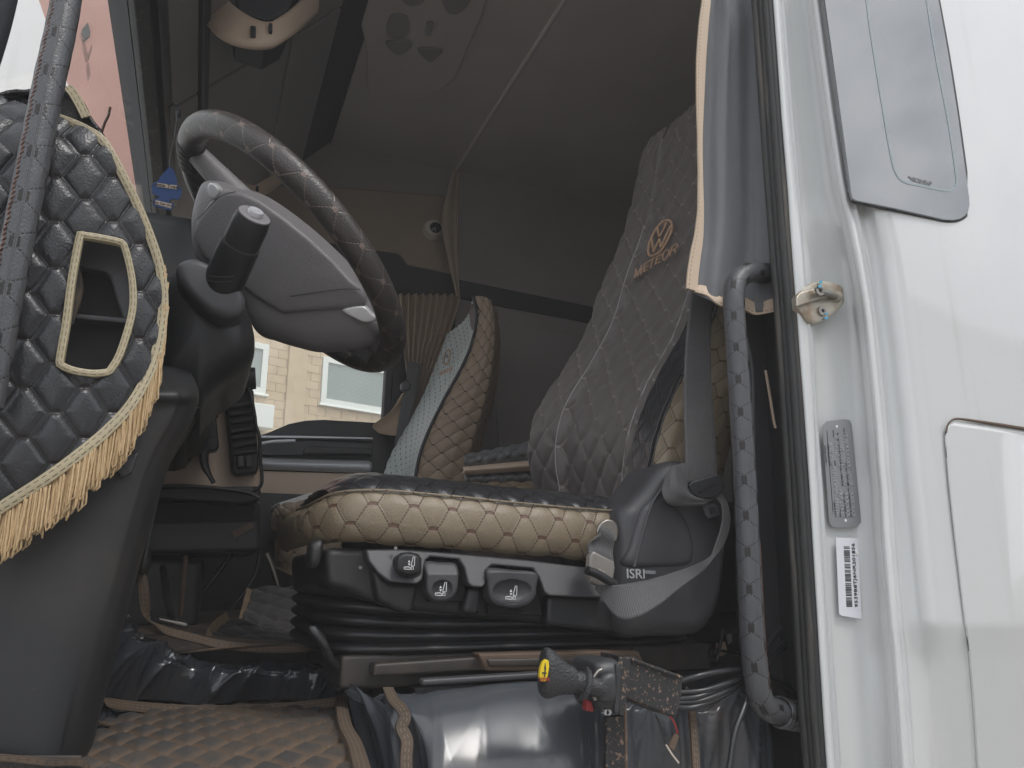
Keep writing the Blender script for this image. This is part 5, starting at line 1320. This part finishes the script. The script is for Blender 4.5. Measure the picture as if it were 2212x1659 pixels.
# ================================================================== curtain at the door pillar
ct = thing('side_curtain', 'grey door curtain with beige edging hanging beside the driver seat', 'curtain', PY(1580, 660, 1.0))
le = [(-70, 1529), (0, 1526), (60, 1520), (130, 1515), (200, 1512), (300, 1509), (400, 1510), (460, 1511), (520, 1508), (560, 1502), (600, 1497), (632, 1495)]
rows = []
for y, x in le:
    k = (y + 70) / 700
    e = 1655 + .05 * y + (12 if y > 0 else 0)
    hem = 0 if y < 560 else (y - 560) / 72
    r = []
    for j, t in enumerate(np.linspace(0, 1, 9)):
        r.append(PY(x + (e - x) * t, y + hem * (34 * math.sin(t * 2.4) + 14 * t), 1.005 - .035 * t + .012 * math.sin(t * 11 + k * 1.5)))
    rows.append(r)
gsurf('cloth', rows, 90, 130, M_['curtain'], ct, thick=.003, disp=lambda u, v, G_: .005 * np.sin(u * 46 + 1.2 * np.sin(v * 3)) + .002 * np.sin(u * 130 + v * 4))
strip('edging', [r[0] + np.array([0, -.010, 0]) for r in rows], [.016, .018, .020, .020, .016, .010, .009, .012, .020, .022], M_['bind_plain'], ct, n=90, thick=.004, sides=(-.8, .2))
hemp = [p + np.array([0, -.012, .004 * math.sin(i * 2.1)]) for i, p in enumerate(rows[-1])]
strip('hem', hemp, [.016, .020, .022, .022, .022, .022], M_['bind_plain'], ct, n=70, thick=.004, sides=(-.2, .8))
# dark pocket trim behind the bar below the curtain
gsurf('pillar_pocket', [[PY(x, y, 1.04) for x in xs_] for y, xs_ in ((655, (1600, 1640, 1690)), (720, (1610, 1650, 1700)), (800, (1625, 1660, 1700)), (1000, (1630, 1665, 1700)), (1500, (1650, 1690, 1720)))], 16, 40, M_['plastic2'], cab, thick=.01)
tube('pillar_cord', PYs([(1654, 800), (1664, 860), (1672, 910), (1676, 925)], 1.0), .0025, M_['beige'], cab, n=6)

# ================================================================== floor: quilted mat, glossy vinyl, folded mats
fm = thing('floor_mat', 'muddy quilted floor mat in the door step well', 'mat', (.08, 1.1, 1.45))
ZF = 1.458
g_ = []
for Y in np.linspace(.80, 1.36, 10):
    g_.append([(X, Y, ZF + .004 * math.sin(X * 9 + Y * 7) - .0) for X in np.linspace(-.14, .30, 9)])
def mat_mask(G_):
    v = G_[:-1, :-1] - CAM; dz_ = v @ FW
    return inside([(60, 1450), (735, 1490), (744, 1560), (764, 1600), (776, 1640), (806, 1760), (60, 1760)], CX + F * (v @ RT) / dz_, CY - F * (v @ UP) / dz_)
gsurf('quilted_sheet', g_, 200, 220, M_['matquilt'], fm, mask=mat_mask, quilt=(Q_MAT, .010, .007), face=(0, 0, 1), thick=.004, uv0=(.0, .01))
sg_ = [(-.14, .935, ZF - .01), (0, .932, ZF - .006), (.12, .933, ZF - .006), (.21, .936, ZF - .006)]
gsurf('carpet_flap', [[PY(x, y, .955) for x in (-60, 40, 110, 175)] for y in (1634, 1650, 1700)], 20, 10, M_['matdirt'], fm, thick=.006)
strip('flap_edge', PYs([(-60, 1632), (40, 1640), (110, 1648), (180, 1650), (190, 1690)], .948), .006, M_['seam'], fm, n=24)

vs_ = thing('vinyl_riser', 'glossy black vinyl trim over the floor step, crumpled with bright creases', 'vinyl trim', (.1, 1.33, 1.46))
def crumple(seed, amp, fx=60, fy=14):
    r = np.random.default_rng(seed)
    ks = [(r.uniform(.4, 1.2) * fx, r.uniform(-1, 1) * fy, r.uniform(0, 6.28), r.uniform(.4, 1)) for _ in range(9)]
    def f(u, v, G_):
        h = 0
        for p, q, ph, w_ in ks: h = h + w_ * (1 - np.abs(np.sin((u * p + v * q + ph) * .5)) ** .6)
        return amp * (h / 9 - .4)
    return f
rows = []
top_ = [(268, 1175, 1.24), (305, 1250, 1.25), (318, 1330, 1.27), (350, 1362, 1.32), (420, 1382, 1.345), (480, 1396, 1.355), (560, 1404, 1.35), (640, 1404, 1.34), (720, 1398, 1.32), (790, 1392, 1.29)]
bot_ = [(196, 1500, 1.12), (212, 1508, 1.17), (228, 1513, 1.21), (270, 1520, 1.25), (340, 1527, 1.285), (430, 1531, 1.30), (530, 1530, 1.30), (630, 1524, 1.285), (710, 1515, 1.26), (800, 1500, 1.23)]
A, B = np.array(PYs(top_, 1.3)), np.array(PYs(bot_, 1.3))
rows = [A + (B - A) * t + np.array([0, -.040 * math.sin(t ** .6 * math.pi), .006 * math.sin(t ** .6 * math.pi)]) for t in (0, .15, .35, .55, .75, .9, 1)]
gsurf('riser_sheet', rows, 220, 80, M_['vinyl'], vs_, thick=.003, disp=lambda u, v, G_: crumple(5, .125, 56, 16)(u, v, G_) + crumple(6, .016, 110, 36)(u, v, G_) + .012)
strip('riser_hem', [p + np.array([0, -.012, 0]) for p in B], .014, M_['seam'], vs_, n=60, nrm=(0, -.9, .4))
rows = [B + np.array([0, -.008, -.004]), B + np.array([0, -.03, -.016]), B + np.array([0, -.055, -.022])]
gsurf('lower_fold', [np.array(r) for r in rows], 160, 14, M_['vinyl'], vs_, thick=.003, disp=crumple(8, .03, 90, 20))
strip('lower_hem', [p + np.array([0, -.058, -.018]) for p in B], .012, M_['seam'], vs_, n=60, nrm=(0, -.6, .8))
strip('top_hem', [p + np.array([0, -.004, .003]) for p in A], .014, M_['seam'], vs_, n=60, nrm=(0, -.8, .6))
uf = []
for Y in (1.345, 1.6, 1.9, 2.3, 2.8):
    uf.append([(X, Y, 1.545 + .006 * math.sin(X * 13 + Y * 9)) for X in np.linspace(-.25, .6, 8)])
gsurf('upper_floor_sheet', uf, 60, 50, M_['matdirt'], vs_, face=(0, 0, 1), thick=.004, disp=crumple(12, .012, 20, 14))

fo = thing('folded_mat', 'folded quilted mat with tan binding lying on the upper floor', 'mat', PY(560, 1390, 1.6))
q1 = [PYs(r, 1.6) for r in ([(480, 1352, 1.66), (520, 1342, 1.66), (580, 1366, 1.66), (640, 1375, 1.66), (720, 1372, 1.66)], [(462, 1366, 1.60), (500, 1366, 1.60), (570, 1376, 1.60), (640, 1380, 1.60), (720, 1378, 1.6)],
                            [(460, 1376, 1.57), (500, 1382, 1.57), (570, 1386, 1.57), (640, 1388, 1.57), (720, 1386, 1.57)], [(478, 1388, 1.58), (520, 1392, 1.58), (580, 1394, 1.58), (640, 1394, 1.58), (720, 1394, 1.58)])]
gsurf('fold_roll', q1, 90, 40, M_['matclean'], fo, quilt=((.07, .06, .006), .006, .008), face=(0, -1, .4), thick=.006)
q2 = [PYs(r, 1.9) for r in ([(548, 1272, 2.05), (600, 1270, 2.05), (690, 1270, 2.05), (760, 1272, 2.05)], [(536, 1310, 1.95), (600, 1306, 1.95), (690, 1302, 1.95), (760, 1302, 1.95)], [(524, 1340, 1.85), (580, 1352, 1.82), (680, 1340, 1.82), (760, 1336, 1.82)], [(560, 1360, 1.74), (600, 1366, 1.72), (680, 1366, 1.72), (760, 1360, 1.72)])]
gsurf('raised_sheet', q2, 90, 60, M_['matclean'], fo, quilt=((.075, .07, .006), .007, .009), face=(0, -1, .6), thick=.006)
strip('binding', PYs([(540, 1272, 2.05), (532, 1305, 1.95), (522, 1342, 1.85)], 1.9), .016, M_['matbind'], fo, n=20)
strip('binding', PYs([(492, 1330, 1.65), (470, 1346, 1.62), (455, 1368, 1.58), (462, 1384, 1.56), (482, 1392, 1.56)], 1.6), .016, M_['matbind'], fo, n=24)
tube('floor_strip', PYs([(350, 1352, 1.62), (480, 1398, 1.5), (600, 1403, 1.48), (700, 1401, 1.46)], 1.5), .003, M_['steel'], fo, n=6)

# vinyl draped below the seat
vd = thing('vinyl_drape', 'grey vinyl cover draped over the step box below the driver seat', 'vinyl cover', (.5, .98, 1.4))
topd = [(690, 1424, 1.22), (740, 1452, 1.16), (800, 1470, 1.12), (850, 1480, 1.09), (912, 1482, 1.07), (1000, 1478, 1.06), (1100, 1470, 1.05), (1200, 1464, 1.05), (1300, 1462, 1.05), (1400, 1462, 1.05), (1500, 1466, 1.05), (1600, 1470, 1.05), (1680, 1474, 1.05)]
mid = [(716, 1540, 1.15), (780, 1540, 1.06), (835, 1520, 1.02), (880, 1520, .99), (930, 1532, .985), (1010, 1530, .982), (1110, 1522, .982), (1200, 1520, .985), (1300, 1520, .985), (1400, 1520, .985), (1500, 1522, .985), (1600, 1530, .99), (1690, 1536, 1.0)]
btm = [(780, 1720, 1.04), (820, 1720, 1.02), (870, 1720, .99), (900, 1720, .955), (925, 1720, .925), (1020, 1720, .920), (1120, 1720, .920), (1230, 1720, .922), (1310, 1720, .965), (1410, 1720, .985), (1510, 1720, .985), (1610, 1720, .99), (1700, 1720, 1.0)]
A, Bm, Bb = (np.array(PYs(q, 1)) for q in (topd, mid, btm))
rows = [A, A * .5 + Bm * .5 + np.array([0, .0, .012]), Bm, Bm * .5 + Bb * .5 + np.array([0, -.006, 0]), Bb]
cr1, cr2 = crumple(21, .016, 36, 20), crumple(4, .075, 62, 22)
gsurf('drape_sheet', rows, 260, 110, M_['vinyl_dull'], vd, thick=.003, disp=lambda u, v, G_: cr1(u, v, G_) * .7 + cr2(u, v, G_) * (np.clip((u - .40) / .06, 0, 1) + np.clip((.2 - u) / .1, 0, 1)) * 1.4)
strip('drape_seam', PYs([(838, 1484, 1.05), (850, 1510, 1.015), (868, 1530, .985), (876, 1550, .97), (868, 1570, .96), (880, 1600, .948), (878, 1640, .935), (880, 1700, .92)], .97), .014, M_['seam'], vd, n=60, nrm=(0, -1, .2), thick=.006)
strip('rear_seam', PYs([(1490, 1490, 1.0), (1496, 1530, .965), (1500, 1580, .945), (1504, 1640, .925), (1506, 1700, .91)], .95), .012, M_['seam'], vd, n=40, thick=.005)
strip('edge_seam', [PZ(x, y, 1.476) for x, y in ((736, 1500), (745, 1560), (765, 1600), (778, 1640), (808, 1760))], .016, M_['seam'], vd, n=30, thick=.03, nrm=(0, -.5, .87))

# ================================================================== tipper control
tc_ = thing('tipper_control', 'black lever control with yellow topped knob on a rusty steel bracket', 'lever', PY(1350, 1640, .93))
YB = .90
bxm = prism('bracket_box', PYs([(1352, 1416), (1364, 1422), (1476, 1462), (1474, 1500), (1462, 1552), (1360, 1510), (1350, 1505)], YB), (0, .07, 0), M_['rustbox'], tc_, .003)
prism('bracket_top', PYs([(1298, 1412, .97), (1364, 1420, .895), (1476, 1461, .895), (1420, 1440, .97)], YB), (0, 0, -.004), M_['rustbox'], tc_, .001)
prism('bracket_face', PYs([(1336, 1418), (1364, 1421), (1356, 1500), (1348, 1545), (1338, 1545)], YB - .004), (0, .004, 0), M_['rustbox'], tc_, .001)
prism('bracket_leg', PYs([(1312, 1548), (1350, 1546), (1352, 1600), (1352, 1720), (1308, 1720)], YB + .03), (0, .012, 0), M_['rustbox'], tc_, .002)
tube('leg_edge', PYs([(1350, 1520, .905), (1352, 1600, .91), (1353, 1720, .915)], .91), .0018, M_['rustedge'], tc_, n=6)
hs2 = pillow('valve_housing', [(1285, 1440), (1300, 1426), (1330, 1424), (1344, 1440), (1342, 1500), (1336, 1540), (1316, 1540), (1294, 1530), (1284, 1500)], YB - .005, .06, M_['castblk'], tc_, rnd=.010, prof=bulge(.008), n=70)
pillow('housing_dome', [(1286, 1492), (1292, 1470), (1306, 1454), (1328, 1450), (1332, 1470), (1330, 1512), (1312, 1518), (1294, 1512)], YB - .018, .03, M_['castblk'], hs2, rnd=.006, prof=bulge(.006), n=60)
plate('housing_label', [(1298, 1478), (1314, 1484), (1312, 1498), (1296, 1494)], YB - .029, .004, M_['castblk'], hs2, bevel=.0015)
plate('flange', [(1332, 1434), (1341, 1436), (1338, 1544), (1328, 1540)], YB - .014, .03, M_['castblk'], hs2, bevel=.002)
tube('housing_ring', PYs([(1286, 1512), (1279, 1492), (1280, 1470), (1290, 1452), (1300, 1446)], YB - .016), .0022, M_['steel'], hs2, n=7)
for q in ([(1267, 1446), (1273, 1444), (1274, 1456), (1267, 1458)], [(1268, 1510), (1280, 1516), (1284, 1538), (1266, 1536)]):
    plate('red_tab', q, YB - .002, .012, M_['red'], tc_, bevel=.002)
for dx in (0, 6):
    c = PY(1310 + dx, 1539, YB - .022); 
    tube('nut', [c + np.array([0, .004, 0]), c], [.0045, .0035], M_['chrome'], tc_, n=12, res=4)
k0, k1 = PY(1292, 1486, YB - .02), PY(1170, 1450, YB - .02)
kd = k1 - k0
tube('lever_shaft', [k0, k0 + kd * .25], [.0115, .0105], M_['knob'], tc_, n=18, res=5)
tube('lever_collar', [k0 + kd * .24, k0 + kd * .28, k0 + kd * .31], [.019, .0205, .018], M_['knob'], tc_, n=28, res=8)
tube('lever_neck', [k0 + kd * .30, k0 + kd * .46], [.0135, .0125], M_['knob'], tc_, n=20, res=5)
kk = k0 + kd * .44
kn = loft('knob', [ring(kk + kd * a, np.array([0, 1.0, 0]), np.array([.1, 0, 1.0]), ry, rz, 32, 2.3) for a, ry, rz in ((0, .011, .013), (.02, .013, .016), (.14, .014, .018), (.26, .015, .0215), (.38, .016, .0265), (.47, .0165, .0285), (.53, .015, .027), (.565, .011, .021), (.575, .004, .008))], M_['knob'], tc_, res=40, sharp=80)
lc = [(1166, 1462), (1168, 1444), (1173, 1430), (1180, 1424), (1186, 1428), (1187, 1440), (1184, 1458), (1181, 1472), (1172, 1473)]
fcen = PY(1176, 1450, YB - .044)
lb = prism('knob_label', [PY(x, y, YB - .0365 + .00018 * (x - 1176) * -1) for x, y in lc], (0, .006, 0), M_['yellow'], tc_, .0008)
text('label_lettering', 'HYVA', .0062, M_['red'], lb, PY(1176, 1468, YB - .0372), PY(1182, 1467, YB - .0372) - PY(1170, 1467.5, YB - .0372), (0, 0, 1), .0003, 'CENTER', bold=.0002, sx=.8)
for q in ([(1178, 1431), (1180, 1446), (1176, 1446)], [(1177, 1446), (1179, 1446), (1178, 1462), (1176, 1462)], [(1172, 1452), (1183, 1453), (1182, 1456), (1171, 1455)]):
    plate('label_symbol', q, YB - .0374, .001, M_['ink'], lb, bevel=0)
for i, q in enumerate(([(1470, 1472, .94), (1510, 1460, .93), (1560, 1450, .935), (1610, 1448, .95), (1670, 1462, .97), (1722, 1500, .99)], [(1470, 1496, .94), (1520, 1492, .93), (1570, 1476, .935), (1610, 1466, .95), (1660, 1470, .97), (1720, 1506, .99)],
                       [(1466, 1510, .94), (1510, 1505, .93), (1550, 1488, .935), (1600, 1468, .95), (1640, 1445, .98), (1694, 1400, 1.0)], [(1466, 1518, .94), (1515, 1514, .93), (1560, 1496, .935), (1610, 1470, .955), (1650, 1440, .985), (1696, 1388, 1.0)],
                       [(1462, 1528, .94), (1500, 1528, .93), (1550, 1508, .935), (1600, 1476, .95), (1630, 1430, .98), (1690, 1356, 1.0)])):
    tube('control_cable', PYs(q, .94), .0042, M_['cable'], tc_, n=9)
tube('hanging_cable', PYs([(1628, 1430, .955), (1622, 1480, .945), (1606, 1530, .93), (1588, 1580, .92), (1578, 1640, .912), (1570, 1700, .905)], .93), .0040, M_['cable'], tc_, n=9)
tube('thin_wire', PYs([(1416, 1545), (1424, 1562), (1432, 1590), (1438, 1608)], .91), .0012, M_['cable'], tc_, n=5)
tube('bare_wire', PYs([(1438, 1608), (1452, 1630), (1466, 1648)], .91), .0012, M_['cream'], tc_, n=5)
tube('red_wire', PYs([(1440, 1540), (1456, 1560), (1464, 1585)], .915), .0012, M_['red'], tc_, n=5)
plate('tape_tag', [(1458, 1584), (1468, 1590), (1456, 1622), (1444, 1612)], .913, .002, M_['brownbox'], tc_, bevel=0)
# clutter behind the seat at the pillar foot
cl = thing('floor_wiring', 'tangle of thin black wires on the floor behind the driver seat', 'wires', PY(1560, 1440, 1.2))
for q in ([(1532, 1390), (1536, 1420), (1548, 1430)], [(1500, 1420), (1560, 1436), (1640, 1446)], [(1512, 1398), (1545, 1404), (1600, 1412)], [(1562, 1360), (1552, 1410), (1546, 1430)]):
    tube('wire', PYs(q, 1.2), .003, M_['cable'], cl, n=6)
tag(plate('paper_scrap', [(1548, 1390), (1566, 1386), (1572, 1408), (1560, 1418), (1546, 1412)], 1.22, .002, M_['beige'], None, bevel=0), 'crumpled beige paper scrap lying behind the driver seat', 'paper scrap', 'paper scraps behind the driver seat')
tag(plate('paper_scrap', [(1570, 1372), (1580, 1368), (1582, 1386), (1574, 1392)], 1.22, .002, M_['plate'], None, bevel=0), 'small grey paper scrap above the beige scrap behind the driver seat', 'paper scrap', 'paper scraps behind the driver seat')

# ================================================================== added volume: thin pale haze imitating lens glare
hz_ = bpy.data.materials.new('thin_veil'); hz_.use_nodes = True
hn = hz_.node_tree.nodes; hn.clear()
pv = hn.new('ShaderNodeVolumePrincipled'); pv.inputs['Color'].default_value = (.94, .93, .935, 1); pv.inputs['Density'].default_value = .0155
pv.inputs['Anisotropy'].default_value = 0.0
ho = hn.new('ShaderNodeOutputMaterial'); hz_.node_tree.links.new(pv.outputs[0], ho.inputs['Volume'])
hb = box('veil', (-42, -42, -1.2), (42, 62, 11.0), hz_, None, 0)
tag(hb, 'thin pale haze volume added over the yard to imitate lens glare', 'veil', kind='stuff')
sc.cycles.volume_bounces = 1
